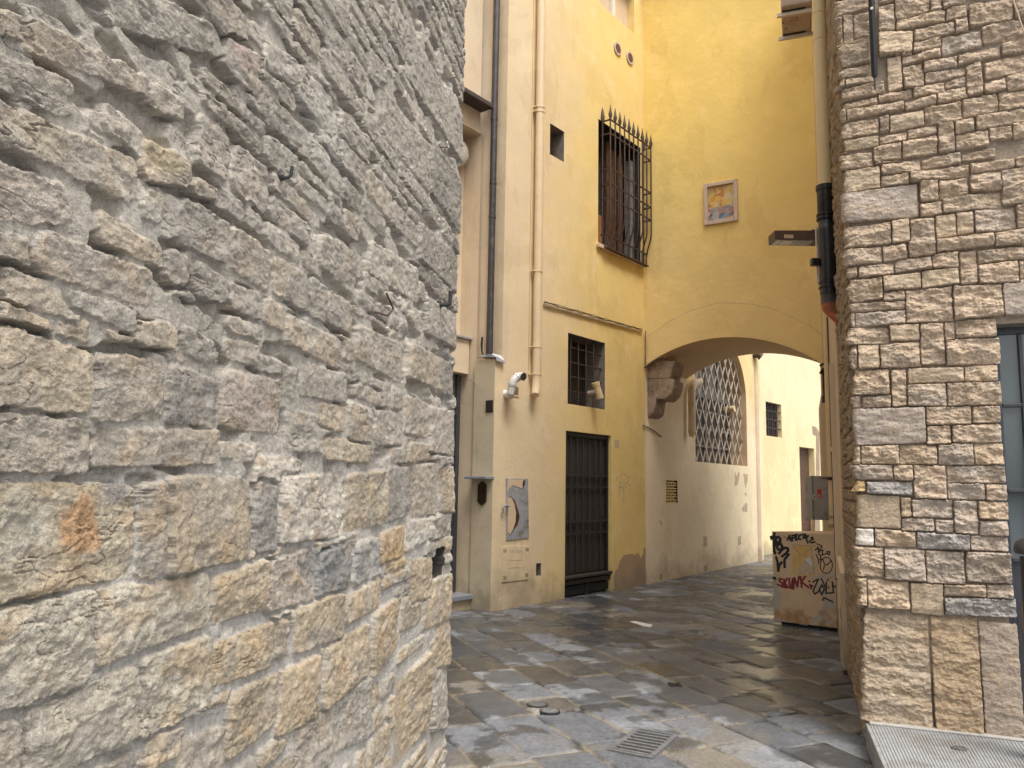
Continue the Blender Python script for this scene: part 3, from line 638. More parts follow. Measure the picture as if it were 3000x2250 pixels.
# upper part is greyer weathered stone
gy = (sst(1.7, 2.8, Z) * .5)[..., None]
lum = Cl.mean(-1, keepdims=True); Cl = lerp(Cl, lum * np.array([1.20, 1.12, .98]), gy)
Cl = lerp(Cl, np.array([.36, .325, .27]) * (lum / .30) ** .7, .12) * 1.10
lm_ = Cl.mean(-1, keepdims=True); Cl = lerp(Cl, lm_ * np.array([1.10, 1.0, .86]), (.35 * sst(1.2, 2.0, Z))[..., None])
low_m = (sst(2.0, 1.2, Z) * (1 - sst(.1, .5, Mk)) * .8)[..., None]; Cl = lerp(Cl, np.array([.45, .43, .395]), low_m)
Cl = Cl * np.array([1.0, .985, .965]) * (1 + .28 * fbm(S * 3, Z * 4, 4, 301)[..., None] + .30 * fbm(S * 38, Z * 44, 3, 302)[..., None])
for (vx, vy, rx, ry, cc, am) in ((178, 1140, 46, 66, (.42, .25, .13), .85), (255, 1060, 30, 26, (.26, .245, .235), .7), (540, 870, 60, 50, (.40, .32, .27), .5), (700, 1215, 45, 50, (.19, .19, .19), .6), (30, 1130, 60, 90, (.41, .39, .32), .6),
        (95, 300, 60, 50, (.43, .37, .27), .5), (520, 110, 30, 30, (.42, .31, .27), .5), (860, 1210, 22, 40, (.42, .30, .16), .5), (905, 1180, 20, 30, (.48, .46, .42), .6), (350, 330, 50, 40, (.44, .36, .23), .6), (120, 130, 70, 40, (.42, .35, .27), .5), (975, 820, 20, 60, (.24, .235, .225), .6), (330, 480, 60, 30, (.46, .43, .38), .6), (700, 300, 60, 90, (.42, .40, .36), .4), (680, 660, 70, 60, (.27, .26, .25), .4)):
    c_s, c_z = FL.px(vx * V, vy * V); e_s = abs(FL.px((vx + rx) * V, vy * V)[0] - c_s); e_z = abs(FL.px(vx * V, (vy + ry) * V)[1] - c_z)
    i0, i1 = np.searchsorted(cols, c_s - 2 * e_s), np.searchsorted(cols, c_s + 2 * e_s)
    if i1 <= i0: continue
    ss_, zz_ = S[:, i0:i1], Z[:, i0:i1]; dd_ = np.sqrt(((ss_ - c_s) / e_s) ** 2 + ((zz_ - c_z) / e_z) ** 2) + .55 * fbm(ss_ * 14, zz_ * 14, 4, 401)
    kk = (sst(1.15, .75, dd_) * am)[..., None]; Cl[:, i0:i1] = lerp(Cl[:, i0:i1], np.array(cc) * (1 + .3 * fbm(ss_ * 30, zz_ * 36, 3, 402)[..., None]), kk)
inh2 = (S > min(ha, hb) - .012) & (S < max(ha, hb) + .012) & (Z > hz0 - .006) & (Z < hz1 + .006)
Cl = np.where(inh2[..., None], np.array([.045, .04, .035]), Cl)  # the hole's inner shade is put into the colour, rim included
P2, N2 = wrap(S, Lc, FL.d, FL.n, -FL.n, -FL.d, .04)
X = P2[..., 0] + N2[..., 0] * Hh; Y = P2[..., 1] + N2[..., 1] * Hh
tL = thing('stone_building', 'grey and ochre rubble stone building filling the left half', 'building', (Lc[0], Lc[1], 0))
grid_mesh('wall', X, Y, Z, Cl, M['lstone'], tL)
b = MB(); b.box(FL, .25, 8.0, 0, 8.0, -4.0, -.30); b.box(FL, .1, 8.0, 8.0, 8.2, -4.2, -.02); b.box(FL, .0, .22, 0, 8, -4.0, -.58); b.build('wall_core', M['reveal'], tL)
def hook(label, x, y, h, r, out=.035, kind='hook'):
    s_, z_ = FL.px(x, y, .02); t = thing('iron_hook', label, 'hook', FL.P(s_, z_, .0), 'iron hooks in the left wall')
    pts = [FL.P(s_, z_, -.03), FL.P(s_, z_ - .001, out * .8)] + [FL.P(s_ - .002, z_ + .006, out), FL.P(s_ - .004, z_ + h, out + .003)]
    MB().tube(pts, r, 8).build('shank', M['darkiron'], t, True)
    MB().tube([FL.P(s_, z_, -.01), FL.P(s_, z_, .014)], r * 1.9, 8).build('collar', M['darkiron'], t, True); return t
hook('rusty bent iron hook in the middle of the left rubble wall', 836, 520, .034, .0052)
hook('rusty iron hook near the corner of the left rubble wall', 1296, 893, .075, .011, .06)
s_, z_ = FL.px(1118, 918, .02); t = thing('iron_wire', 'thin curled dark wire sticking from the left rubble wall', 'wire', FL.P(s_, z_, 0))
MB().tube([FL.P(s_ + .05, z_, -.01), FL.P(s_ - .02, z_ - .005, .04), FL.P(s_ - .06, z_ + .03, .05), FL.P(s_ - .02, z_ + .09, .03)], .004, 6).build('wire', M['iron'], t, True)
s_, z_ = FL.px(1304, 424, .02); t = thing('metal_ring', 'tiny white metal ring fixed high near the left wall corner', 'ring', FL.P(s_, z_, 0))
MB().tube([FL.P(s_ + .02 * math.cos(a), z_ + .014 * math.sin(a), .035) for a in np.linspace(0, 6.2832, 17)], .004, 6).build('ring', M['white'], t, True)
MB().tube([FL.P(s_, z_ - .014, -.01), FL.P(s_, z_ - .014, .035)], .003, 6).build('pin', M['iron'], t, True)
# ================================================================== PAVING
ang = math.radians(157.5); du = np.array([math.sin(ang), math.cos(ang)]); dv = np.array([-du[1], du[0]]); dv = dv if dv[0] > 0 else -dv
nR, nC = 760, 470
q = np.linspace(0, 1, nR); yy_ = 1 / np.linspace(1 / 3.4, 1 / 27., nR)
uu = np.linspace(-.62, .62, nC)
GX = np.outer(yy_, uu) + (yy_[:, None] * .12); GY = np.repeat(yy_[:, None], nC, 1)
U = GX * du[0] + GY * du[1]; Vv = GX * dv[0] + GY * dv[1]
wx = .022 * fbm(GX * 2.2, GY * 2.2, 3, 201); U2 = U + wx + .004 * fbm(GX * 30, GY * 30, 2, 202); V2 = Vv + .022 * fbm(GX * 2 + 9, GY * 2, 3, 203) + .004 * fbm(GX * 30, GY * 30 + 5, 2, 204)
p1 = gnd(1452, 1930)[:2]; v0 = float(p1.dot(dv))
rr = random.Random(4); edges = [v0]
while edges[-1] < V2.max() + 1: edges.append(edges[-1] + rr.uniform(.34, .46))
lo_ = [v0]
while lo_[-1] > V2.min() - 1: lo_.append(lo_[-1] - rr.uniform(.34, .42))
edges = np.array(sorted(set(lo_ + edges)))
ri = np.clip(np.searchsorted(edges, V2) - 1, 0, len(edges) - 2)
dv_ = np.minimum(V2 - edges[ri], edges[ri + 1] - V2)
Hg = np.zeros(U2.shape); Cg = np.zeros(U2.shape + (3,)); dj = np.zeros(U2.shape); slab_wet = np.zeros(U2.shape); tool = np.zeros(U2.shape)
for r_ in range(len(edges) - 1):
    m = ri == r_
    if not m.any(): continue
    u_ = U2[m]; e = [u_.min() - rr.uniform(0, .4)]
    while e[-1] < u_.max() + .1: e.append(e[-1] + rr.uniform(.36, .82))
    e = np.array(e); ci = np.clip(np.searchsorted(e, u_) - 1, 0, len(e) - 2)
    d = np.minimum(np.minimum(u_ - e[ci], e[ci + 1] - u_), dv_[m]); dj[m] = d
    n = len(e); rs = np.random.RandomState(r_ + 300)
    base = rs.uniform(.6, 1.3, n)[ci]; br = rs.uniform(0, 1, n)[ci]; tz1 = rs.uniform(-1, 1, n)[ci]; tz2 = rs.uniform(-1, 1, n)[ci]; hh = rs.uniform(-.004, .004, n)[ci]
    slab_wet[m] = rs.uniform(-.26, .26, n)[ci]; tool[m] = (rs.uniform(0, 1, n) < .35)[ci] * 1.
    mu = .5 * (e[ci] + e[ci + 1])
    Hg[m] = hh + .012 * tz1 * (u_ - mu) + .02 * tz2 * (V2[m] - .5 * (edges[r_] + edges[r_ + 1])) - .006 * np.exp(-d / .03)
    c = np.array([.15, .15, .15])[None] * base[:, None]; c = lerp(c, np.array([.185, .15, .105])[None] * base[:, None], (br > .78)[:, None] * .5)
    Cg[m] = c
jm = sst(.016, .006, dj + .004 * fbm(GX * 12, GY * 12, 3, 205))
Hg = Hg - .011 * jm
Hg += .0035 * fbm(GX * 5, GY * 5, 4, 206) + .0012 * fbm(GX * 30, GY * 30, 3, 207)
Hg += tool * .0012 * np.sin(U2 * 2 * np.pi / .016)
low = .75 * fbm(GX * 1.5, GY * 1.5, 5, 210) + slab_wet + .35 * fbm(GX * 5, GY * 5, 4, 211)
front = sst(6.6, 4.8, GY) * .34 + sst(2.2, 3.2, GX - GY * .1) * .10
low = low + .05 * fbm(GX * 14, GY * 14, 3, 219)
wet = sst(-.08, .07, low - front + .13)
puddle = sst(.02, .05, fbm(GX * 1.7, GY * 1.7, 4, 222) - .10 + .4 * slab_wet) * wet
Hg = np.where(puddle > .02, lerp(Hg, np.maximum(Hg * .15, -.0015), puddle), Hg)
jc = np.array([.22, .18, .12])
Cg = Cg * (1 + .35 * fbm(GX * 6, GY * 6, 4, 212)[..., None] + .35 * fbm(GX * 30, GY * 30, 3, 214)[..., None])
Cg = lerp(Cg, np.array([.17, .135, .085]), (sst(.05, .4, fbm(GX * 1.1 + 7, GY * 1.1, 4, 213))[..., None]) * .45)
dry = Cg * np.array([1.15, 1.20, 1.29])
Cg = lerp(dry, Cg * np.array([.53, .56, .61]), wet[..., None])
jk = sst(-.05, .25, fbm(GX * 2.4, GY * 2.4, 3, 231))[..., None]
Cg = lerp(Cg, lerp(jc * lerp(1.15, .95, wet[..., None]), np.array([.035, .03, .025]), jk), (jm * .9)[..., None])
Hg = Hg - .008 * jm * jk[..., 0]
grit = sst(.30, .42, fbm(GX * 55, GY * 55, 2, 233)) * sst(.0, .3, fbm(GX * 1.3, GY * 1.3, 3, 234)); Cg = lerp(Cg, np.array([.03, .027, .022]), (grit * .6)[..., None])
grid_mesh('paving', GX, GY, Hg, np.clip(Cg, .01, .8), M['pave'], None, None, {'wet': np.clip(wet * .72 + puddle * .28, 0, 1)})['kind'] = 'structure'
g = MB(); g.poly([(-80, -60, -.035), (80, -60, -.035), (80, 90, -.035), (-80, 90, -.035)]); go = g.build('ground', M['slate']); setp(go, kind='structure')
def cover(label, x, y, r, mat='cover', rim=True):
    c = gnd(x, y); t = thing('manhole_cover', label, 'manhole cover', (c[0], c[1], 0), 'round valve covers in the paving')
    MB().tube([(c[0], c[1], -.02), (c[0], c[1], .0075)], r, 32).build('rim', M['darkiron'], t, True)
    MB().tube([(c[0], c[1], -.02), (c[0], c[1], .0095)], r * .86, 32).build('lid', M[mat], t, True)
    b = MB()
    for k in (.7, .45): b.tube([(c[0] + r * k * math.cos(a), c[1] + r * k * math.sin(a), .0098) for a in np.linspace(0, 6.2832, 25)], .0022, 5)
    for a in range(8): b.tube([(c[0] + r * .1 * math.cos(a), c[1] + r * .1 * math.sin(a), .0098), (c[0] + r * .7 * math.cos(a * .785), c[1] + r * .7 * math.sin(a * .785), .0098)], .0018, 4)
    b.build('relief', M[mat], t)
cover('round brown valve cover, the farther of two on the paving', 1574, 2066, .078)
cover('round grey valve cover, the nearer of two on the paving', 1611, 2085, .074, 'grate')
# drain grate
dc = [gnd(*p)[:2] for p in ((1845, 2135), (1962, 2155), (1940, 2225), (1797, 2207))]
du_ = (dc[1] - dc[0]) / np.linalg.norm(dc[1] - dc[0]); dv2 = np.array([du_[1], -du_[0]]); cen = sum(dc) / 4
w_, h_ = .145, .26
GF = lambda a, c: cen + du_ * a + dv2 * c
t = thing('drain_grate', 'square iron storm drain grate with parallel bars in the wet paving', 'drain grate', (cen[0], cen[1], 0))
b = MB()
for a0, a1, c0_, c1_ in ((-w_, -w_ + .03, -h_, h_), (w_ - .03, w_, -h_, h_), (-w_ + .03, w_ - .03, -h_, -h_ + .02), (-w_ + .03, w_ - .03, h_ - .02, h_)):
    b.hprism([GF(a0, c0_), GF(a1, c0_), GF(a1, c1_), GF(a0, c1_)], -.02, .014)
b.build('frame', M['grate'], t, bevel=.002)
for i in range(8):
    c_ = -h_ + .05 + i * (2 * h_ - .10) / 7; b = MB()
    b.hprism([GF(-w_ + .03, c_ - .012), GF(w_ - .03, c_ - .012), GF(w_ - .03, c_ + .012), GF(-w_ + .03, c_ + .012)], -.01, .0125); b.build('bar', M['grate'], t, bevel=.002)
b = MB(); b.hprism([GF(-w_ + .03, -h_), GF(w_ - .03, -h_), GF(w_ - .03, h_), GF(-w_ + .03, h_)], -.03, .003); b.build('pit', M['dark'], t)
c = gnd(1978, 2007); t = thing('small_drain', 'small square dark drain hole with criss cross bars in paving', 'drain', (c[0], c[1], 0))
b = MB(); b.hprism([(c[0] + a, c[1] + e, 0) for a, e in ((-.05, -.06), (.05, -.06), (.05, .06), (-.05, .06))], -.01, .005); b.build('pit', M['black'], t)
b = MB(); b.tube([(c[0] - .045, c[1] - .055, .007), (c[0] + .045, c[1] + .055, .007)], .004, 5); b.tube([(c[0] - .045, c[1] + .055, .007), (c[0] + .045, c[1] - .055, .007)], .004, 5); b.build('bars', M['iron'], t)
# white road mark scrap
b = MB(); b.hprism([gnd(1845, 1822)[:2], gnd(1860, 1821)[:2], gnd(1912, 1832)[:2], gnd(1906, 1839)[:2], gnd(1885, 1835)[:2]], .0, .0065)
setp(b.build('painted_mark', M['tape']), kind='structure')
# ================================================================== WALL WITH HOLES
def wall_holes(mb, fr, s0, s1, z0, z1, holes, n=0.):
    ss = sorted({s0, s1, *[x for h in holes for x in h[:2]]}); zs = sorted({z0, z1, *[x for h in holes for x in h[2:4]]})
    ss = [x for x in ss if s0 <= x <= s1]; zs = [x for x in zs if z0 <= x <= z1]
    for a, b_ in zip(ss, ss[1:]):
        for c_, d_ in zip(zs, zs[1:]):
            m_, k_ = (a + b_) / 2, (c_ + d_) / 2
            if any(h[0] < m_ < h[1] and h[2] < k_ < h[3] for h in holes): continue
            mb.poly([fr.P(a, c_, n), fr.P(b_, c_, n), fr.P(b_, d_, n), fr.P(a, d_, n)])
    return mb
def reveal(mb, fr, h, dp, n=0., back=False):
    a, b_, c_, d_ = h[:4]
    mb.poly([fr.P(a, c_, n), fr.P(a, d_, n), fr.P(a, d_, n - dp), fr.P(a, c_, n - dp)])
    mb.poly([fr.P(b_, c_, n), fr.P(b_, d_, n), fr.P(b_, d_, n - dp), fr.P(b_, c_, n - dp)])
    mb.poly([fr.P(a, d_, n), fr.P(b_, d_, n), fr.P(b_, d_, n - dp), fr.P(a, d_, n - dp)])
    mb.poly([fr.P(a, c_, n), fr.P(b_, c_, n), fr.P(b_, c_, n - dp), fr.P(a, c_, n - dp)])
    if back: mb.poly([fr.P(a, c_, n - dp), fr.P(b_, c_, n - dp), fr.P(b_, d_, n - dp), fr.P(a, d_, n - dp)])
    return mb
def rect(fr, x0, y0, x1, y1, n=0.):
    a, z1_ = fr.px(x0, y0, n); b_, z0_ = fr.px(x1, y1, n); return (min(a, b_), max(a, b_), min(z0_, z1_), max(z0_, z1_))
# ================================================================== YELLOW BUILDING
HT = 11.2
LAB = float(np.linalg.norm(B - A)); LBC = float(np.linalg.norm(Cc - B))
tY = thing('plaster_building', 'beige to yellow plastered building with barred windows and black door', 'building', (A[0], A[1], 0))
sU = FA.px(1478, 700)[0]; zU = FA.px(1445, 1050)[1]
hdoor = (FA.px(1657, 1400)[0], FA.px(1790, 1400)[0], -.01, FA.px(1657, 1261)[1])
hw1 = (1.715, 2.775, 2.84, 3.92)
s2a, z2t = FA.px(1753, 372); s2b = FA.px(1876, 420)[0]; z2b = FA.px(1753, 715)[1]; z2t = FA.px(1756, 350)[1]
hw2 = (s2a, s2b, z2b, z2t)
hni = (1.19, 1.565, 6.56, 7.05)
hti = (FA.px(1757, 30)[0], FA.px(1858, 95)[0], 9.72, 10.5)
hsm = rect(FA, 1571, 1651, 1585, 1686)
holes = [hdoor, hw1, hw2, hni, hti, hsm]
b = MB(); wall_holes(b, FA, sU, LAB, zU, HT, holes); wall_holes(b, FA, 0, LAB, -.05, zU, holes)
for h, dp in ((hdoor, .10), (hti, .14)): reveal(b, FA, h, dp)
b.poly([FA.P(0, -.05), FA.P(0, zU), FA.P(0, zU, -.36), FA.P(0, -.05, -.36)][::-1]) if False else None
b.poly([FA.P(sU, zU, 0), FA.P(sU, HT, 0), FA.P(sU, HT, -.36), FA.P(sU, zU, -.36)])
b.poly([FA.P(0, zU, 0), FA.P(sU, zU, 0), FA.P(sU, zU, -.36), FA.P(0, zU, -.36)])
b.build('wall', M['facade'], tY)
b = MB(); b.poly([FA.P(0, -.05), FA.P(0, zU), FA.P(0, zU, -.36), FA.P(0, -.05, -.36)]); b.build('return_wall', M['dirtycream'], tY)
for h, dp, mk in ((hw1, .38, 'reveal'), (hw2, .30, 'doorwood'), (hni, .35, 'reveal'), (hsm, .15, 'reveal')): b = MB(); reveal(b, FA, h, dp, -.001); b.build('reveal', M[mk], tY)  # caged window: dark of the interior painted onto its reveal as near black
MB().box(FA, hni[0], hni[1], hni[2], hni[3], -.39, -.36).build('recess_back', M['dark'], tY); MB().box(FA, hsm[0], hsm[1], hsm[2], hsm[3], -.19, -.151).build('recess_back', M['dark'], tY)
# roof eaves closing the top
b = MB(); b.box(FA, -.1, LAB, HT, HT + .15, -5, .0); b.box(FA, 0.02, LAB, .0, HT, -5., -4.8); b.build('roof', M['terracotta'], tY)
# niche arched head sits in front
# --- lower window
w = MB(); w.box(FA, hw1[0], hw1[1], hw1[2], hw1[3], -.42, -.38); wo = w.build('window', M['dark'], tY)
b = MB()
zr = [FA.px(1700, y, -.16)[1] for y in (1030, 1072, 1113, 1154)]
for z in zr: b.tube([FA.P(hw1[0] + .0, z, -.075), FA.P(hw1[1] - .0, z, -.075)], .012, 6)
for i in range(4):
    s_ = hw1[0] + .16 + i * .215; b.tube([FA.P(s_, hw1[2], -.06), FA.P(s_, hw1[3], -.06)], .011, 6)
b.build('grille', M['iron'], wo, True)
b = MB(); b.box(FA, hw1[0] + .02, hw1[1] - .02, hw1[2] + .02, hw1[3] - .02, -.37, -.35); b.build('pane', M['doorwood'], wo)
c = FA.px(1746, 1148, .10); t = thing('vent_pipe', 'short beige pipe stub tilted out of the barred ground window', 'pipe', FA.P(c[0], c[1], .0))
pth = [FA.P(c[0] + .06, c[1] - .10, .14), FA.P(c[0] - .02, c[1] + .14, .10)]
MB().tube(pth, .058, 16).build('sleeve', M['yellowpipe'], t, True)
d_ = np.array(pth[1]) - np.array(pth[0]); p9 = np.array(pth[0]) + d_ * .8
MB().tube([tuple(p9), tuple(np.array(pth[1]) + d_ * .02)], .065, 16).build('collar', M['yellowpipe'], t, True)
MB().tube([FA.P(c[0] - .03, c[1] - .03, -.02), FA.P(c[0] - .01, c[1] - .0, .10)], .045, 12).build('elbow', M['corbel'], t, True)
# --- door
t = MB(); sd0, sd1, zd0, zd1 = hdoor
do = MB().box(FA, sd0, sd1, 0, zd1, -.14, -.10).build('door', M['doorwood'], tY)
zk = FA.px(1660, 1690)[1]
b = MB()
for i in range(7):
    a = sd0 + .05 + (sd1 - sd0 - .1) * i / 7; b.box(FA, a + .006, a + (sd1 - sd0 - .1) / 7 - .006, zk + .02, zd1 - .04, -.101, -.088)
b.build('plank', M['doorwood'], do, bevel=.003)
b = MB(); b.box(FA, sd0, sd0 + .05, zk, zd1, -.10, -.045); b.box(FA, sd1 - .05, sd1, zk, zd1, -.10, -.045); b.box(FA, sd0 + .05, sd1 - .05, zd1 - .07, zd1, -.10, -.046)
b.build('door_frame', M['black'], do, bevel=.004)
b = MB()
for i in range(1, 7):
    a = sd0 + .05 + (sd1 - sd0 - .1) * i / 7; b.tube([FA.P(a, zk + .05, -.058), FA.P(a, zd1 - .06, -.058)], .009, 6)
for y in (1393, 1427, 1527, 1561):
    z = FA.px(1720, y, -.05)[1]; b.box(FA, sd0 + .04, sd1 - .04, z - .013, z + .013, -.066, -.048)
b.build('grille', M['darkiron'], do)
b = MB(); b.box(FA, sd0 - .0, sd1 + .03, zk - .045, zk + .0, -.12, .02); b.box(FA, sd0, sd1 + .02, zk - .13, zk - .06, -.12, -.01); b.build('threshold', M['doorwood'], do, bevel=.012)
b = MB()
for i in range(9): b.box(FA, sd0 + .03, sd1 - .01, .03 + i * (zk - .2) / 9, .03 + i * (zk - .2) / 9 + .026, -.10, -.045)
b.box(FA, (sd0 + sd1) / 2 - .02, (sd0 + sd1) / 2 + .02, 0, zk - .13, -.10, -.035)
b.build('kick_grate', M['darkiron'], do, bevel=.003)
# --- upper caged window
wo = MB().box(FA, s2a, s2b, z2b, z2t, -.34, -.30).build('window', M['dark'], tY)
b = MB(); Wd = s2b - s2a
b.box(FA, s2a + .76 * Wd, s2a + .83 * Wd, z2b, z2t - .05, -.28, -.22)
b.box(FA, s2a + .42 * Wd, s2a + .52 * Wd, z2b, z2t - .12, -.29, -.20); b.box(FA, s2a + .55 * Wd, s2a + .66 * Wd, z2b, z2t - .2, -.28, -.22); b.box(FA, s2a + .68 * Wd, s2a + .75 * Wd, z2b, z2t - .25, -.28, -.19)
b.build('shutter', M['wood'], wo, bevel=.006)
b = MB(); b.box(FA, s2a + .90 * Wd, s2b - .03, z2b, z2t - .25, -.24, -.12); b.build('jamb', M['greywood'], wo, bevel=.006)
b = MB(); b.box(FA, s2a + .02, s2a + .16 * Wd, z2b, z2b + .55, -.2, -.06); b.build('pot', M['terracotta'], wo, bevel=.03)
b = MB(); b.box(FA, s2a - .06, s2b + .05, z2b - .07, z2b - .0, -.28, .06); b.build('sill', M['pinkcream'], wo, bevel=.01)
# cage
sc0 = FA.px(1762, 500)[0] ; sc1 = 4.03; nq = .17
z_top = FA.px(1786, 355, nq)[1]; zbreak = FA.px(1790, 622, nq)[1]; zbot = FA.px(1750, 725)[1] + .02
zbel = zbreak - .42
b = MB(); nb = 10
for i in range(nb):
    s_ = sc0 + (sc1 - sc0) * i / (nb - 1)
    pts = [FA.P(s_, z_top + .02, nq), FA.P(s_, zbreak, nq)]
    k9 = 8
    for j in range(1, k9 + 1):
        u = j / k9; pts.append(FA.P(s_, zbreak - .42 * u, nq - .10 * (u * u * (3 - 2 * u))))
    pts.append(FA.P(s_, zbot, .07))
    b.tube(pts, .0135, 6)
    b.tube([FA.P(s_, z_top + .02, nq), FA.P(s_, z_top + .06, nq), FA.P(s_, z_top + .12, nq), FA.P(s_, z_top + .17, nq), FA.P(s_, z_top + .30, nq)], [.011, .018, .034, .022, .002], 6)
s_ = sc0
for s_ in (sc0, sc1 + .0):
    b.tube([FA.P(s_, z_top - .0, .02), FA.P(s_, zbot, .02)], .013, 6)
    b.tube([FA.P(s_, z_top, .02), FA.P(s_, z_top + .12, .02), FA.P(s_, z_top + .17, .02), FA.P(s_, z_top + .30, .02)], [.012, .04, .03, .002], 6)
hz_ = [FA.px(1800, y, nq)[1] for y in (358, 398, 500, 545, 585)]
for z in hz_:
    b.box(FA, sc0, sc1, z - .012, z + .012, nq - .008, nq + .008)
    for s_ in (sc0, sc1): b.box(FA, s_ - .009, s_ + .009, z - .012, z + .012, -.02, nq)
z = zbot + .22; b.box(FA, sc0, sc1, z - .01, z + .01, .065, .085)
b.box(FA, sc0, sc1, zbot - .01, zbot + .012, .0, .115)
for s_ in (sc0, sc1): b.box(FA, s_ - .009, s_ + .009, z - .01, z + .01, -.02, .10)
b.build('grille', M['iron'], wo, True)
# --- top window
wo = MB().box(FA, hti[0], hti[1], hti[2], hti[3], -.18, -.14).build('window', M['pinkcream'], tY)
b = MB(); wd = hti[1] - hti[0]
b.box(FA, hti[0] + .0, hti[0] + .05, hti[2], hti[3], -.14, -.09); b.box(FA, hti[0] + wd * .46, hti[0] + wd * .54, hti[2], hti[3], -.14, -.07); b.box(FA, hti[0] + .05, hti[1], hti[2], hti[2] + .06, -.14, -.08)
b.build('window_frame', M['lampwhite'], wo, bevel=.006)
# --- round vents
for lab, x, y in (('round brown vent in a pale ring on yellow wall, the left and higher', 1808, 143), ('round brown vent in a pale ring on yellow wall, the right and lower', 1844, 170)):
    s_, z_ = FA.px(x, y); t = thing('round_vent', lab, 'vent', FA.P(s_, z_, 0), 'round vents under the top window')
    def ring(r, n): return [(s_ + r * math.cos(a), z_ + r * math.sin(a)) for a in np.linspace(0, 6.2832, 29)[:-1]]
    b = MB(); b.prism(FA, ring(.125, 0), -.01, .022); b.build('rim', M['frame'], t, bevel=.006)
    MB().prism(FA, ring(.082, 0), .0, .0245).build('mesh', M['wood'], t)
# --- brick vent on return wall, shelf, bell plate
FT = Fr(A, -FA.n, -FA.d)      # return wall frame: s runs back
def rpx(x, y): return FT.px(x, y)
a0, z1_ = rpx(1423, 1174); a1, z0_ = rpx(1437, 1208)
t = thing('wall_vent', 'small rusty pierced vent brick on the stained return wall', 'vent', FT.P(.08, z0_, 0))
b = MB(); b.box(FT, .02, .14, z0_, z1_, -.01, .012); b.build('plate', M['iron'], t, bevel=.003)
b = MB()
for i in range(4):
    for j in range(6): b.box(FT, .03 + i * .028, .045 + i * .028, z0_ + .01 + j * (z1_ - z0_) / 6, z0_ + .028 + j * (z1_ - z0_) / 6, .012, .0135)
b.build('slot', M['black'], t)
z_ = rpx(1410, 1400)[1]
t = thing('stone_shelf', 'small grey slate shelf above the bronze doorbell plate', 'shelf', FT.P(.15, z_, 0))
MB().box(FT, -.01, .36, z_ - .018, z_ + .018, -.02, .16).build('slab', M['slate'], t, bevel=.006)
z_ = rpx(1415, 1443)[1]
t = thing('doorbell_plate', 'dark bronze hexagonal doorbell plate under the slate shelf', 'doorbell', FT.P(.17, z_, 0))
hx = [(.10, z_ - .12), (.10, z_ + .10), (.165, z_ + .15), (.24, z_ + .10), (.24, z_ - .12), (.175, z_ - .17)]
MB().prism(FT, hx, -.01, .025).build('plate', M['bronze'], t, bevel=.006)
b = MB(); b.tube([FT.P(.17, z_ + .02, .02), FT.P(.17, z_ + .02, .045)], .03, 14); b.build('button', M['bronze'], t, True)
# --- white elbow pipe with lattice vent
p = [FA.px(1480, 1157, .0), FA.px(1489, 1150, .1), FA.px(1494, 1118, .12), FA.px(1504, 1108, .14), FA.px(1527, 1101, .2)]
t = thing('flue_pipe', 'white plastic flue pipe bent in an S on beige wall', 'pipe', FA.P(p[0][0], p[0][1], 0))
pts = [FA.P(p[0][0], p[0][1] + .02, -.02), FA.P(p[0][0] + .01, p[0][1] - .01, .08), FA.P(p[1][0], p[1][1], .15), FA.P(p[2][0], p[2][1] - .06, .16), FA.P(p[2][0], p[2][1], .17), FA.P(p[3][0], p[3][1], .18), FA.P(p[3][0] + .06, p[3][1] + .03, .20)]
e = FA.px(1531, 1104, .26)
pts.append(FA.P(e[0], e[1], .28))
MB().tube(pts, .055, 16, caps=False).build('pipe', M['white'], t, True)
for i in (3, 5): 
    q1, q2 = np.array(pts[i]), np.array(pts[i + 1]); b = MB(); b.tube([tuple(q1), tuple(q1 + (q2 - q1) / np.linalg.norm(q2 - q1) * .03)], .063, 16); b.build('collar', M['white'], t, True)
q1, q2 = np.array(pts[-2]), np.array(pts[-1]); MB().tube([tuple(q2 - (q2 - q1) * .3), tuple(q2 - (q2 - q1) * .02)], .05, 16).build('bore', M['iron'], t)
h = rect(FA, 1498, 1130, 1519, 1164)
t = thing('lattice_vent', 'small pale lattice vent beside the white flue pipe', 'vent', FA.P(h[0], h[2], 0))
MB().box(FA, *h, -.01, .01).build('plate', M['beigepipe'], t, bevel=.003)
b = MB()
for i in range(5):
    for j in range(7):
        s_ = h[0] + .02 + (i + .5 * (j % 2)) * (h[1] - h[0] - .03) / 5; z = h[2] + .02 + j * (h[3] - h[2] - .03) / 7
        b.prism(FA, [(s_, z), (s_ + .011, z + .012), (s_, z + .024), (s_ - .011, z + .012)], .01, .0112)
b.build('hole', M['iron'], t)
# --- beige down pipe
bx = FA.px(1572, 900, .07)[0]; zb0 = FA.px(1569, 1125, .07)[1]
t = thing('drainpipe', 'beige painted drainpipe down the beige facade, ends at an elbow', 'drainpipe', FA.P(bx, zb0, 0))
r_ = .062
MB().tube([FA.P(bx, zb0 + .02, .085), FA.P(bx, HT - .1, .085)], r_, 18).build('pipe', M['beigepipe'], t, True)
b = MB(); b.tube([FA.P(bx, zb0 + .04, .085), FA.P(bx - .005, zb0 - .04, .088), FA.P(bx - .035, zb0 - .13, .10), FA.P(bx - .05, zb0 - .16, .105)], [r_ * 1.06, r_ * 1.06, r_, r_ * .9], 18); b.build('elbow', M['beigepipe'], t, True)
for y in (1018, 1098, 796, 325, 312):
    z = FA.px(1572, y, .07)[1]; b = MB(); b.tube([FA.P(bx, z - .012, .085), FA.P(bx, z + .012, .085)], r_ * 1.1, 18)
    b.box(FA, bx - .09, bx - .05, z - .008, z + .008, -.01, .09); b.build('bracket', M['beigepipe'], t, True)
t = thing('cable', 'thin cream cable running down beside the beige drainpipe', 'cable', FA.P(bx - .09, zb0, 0))
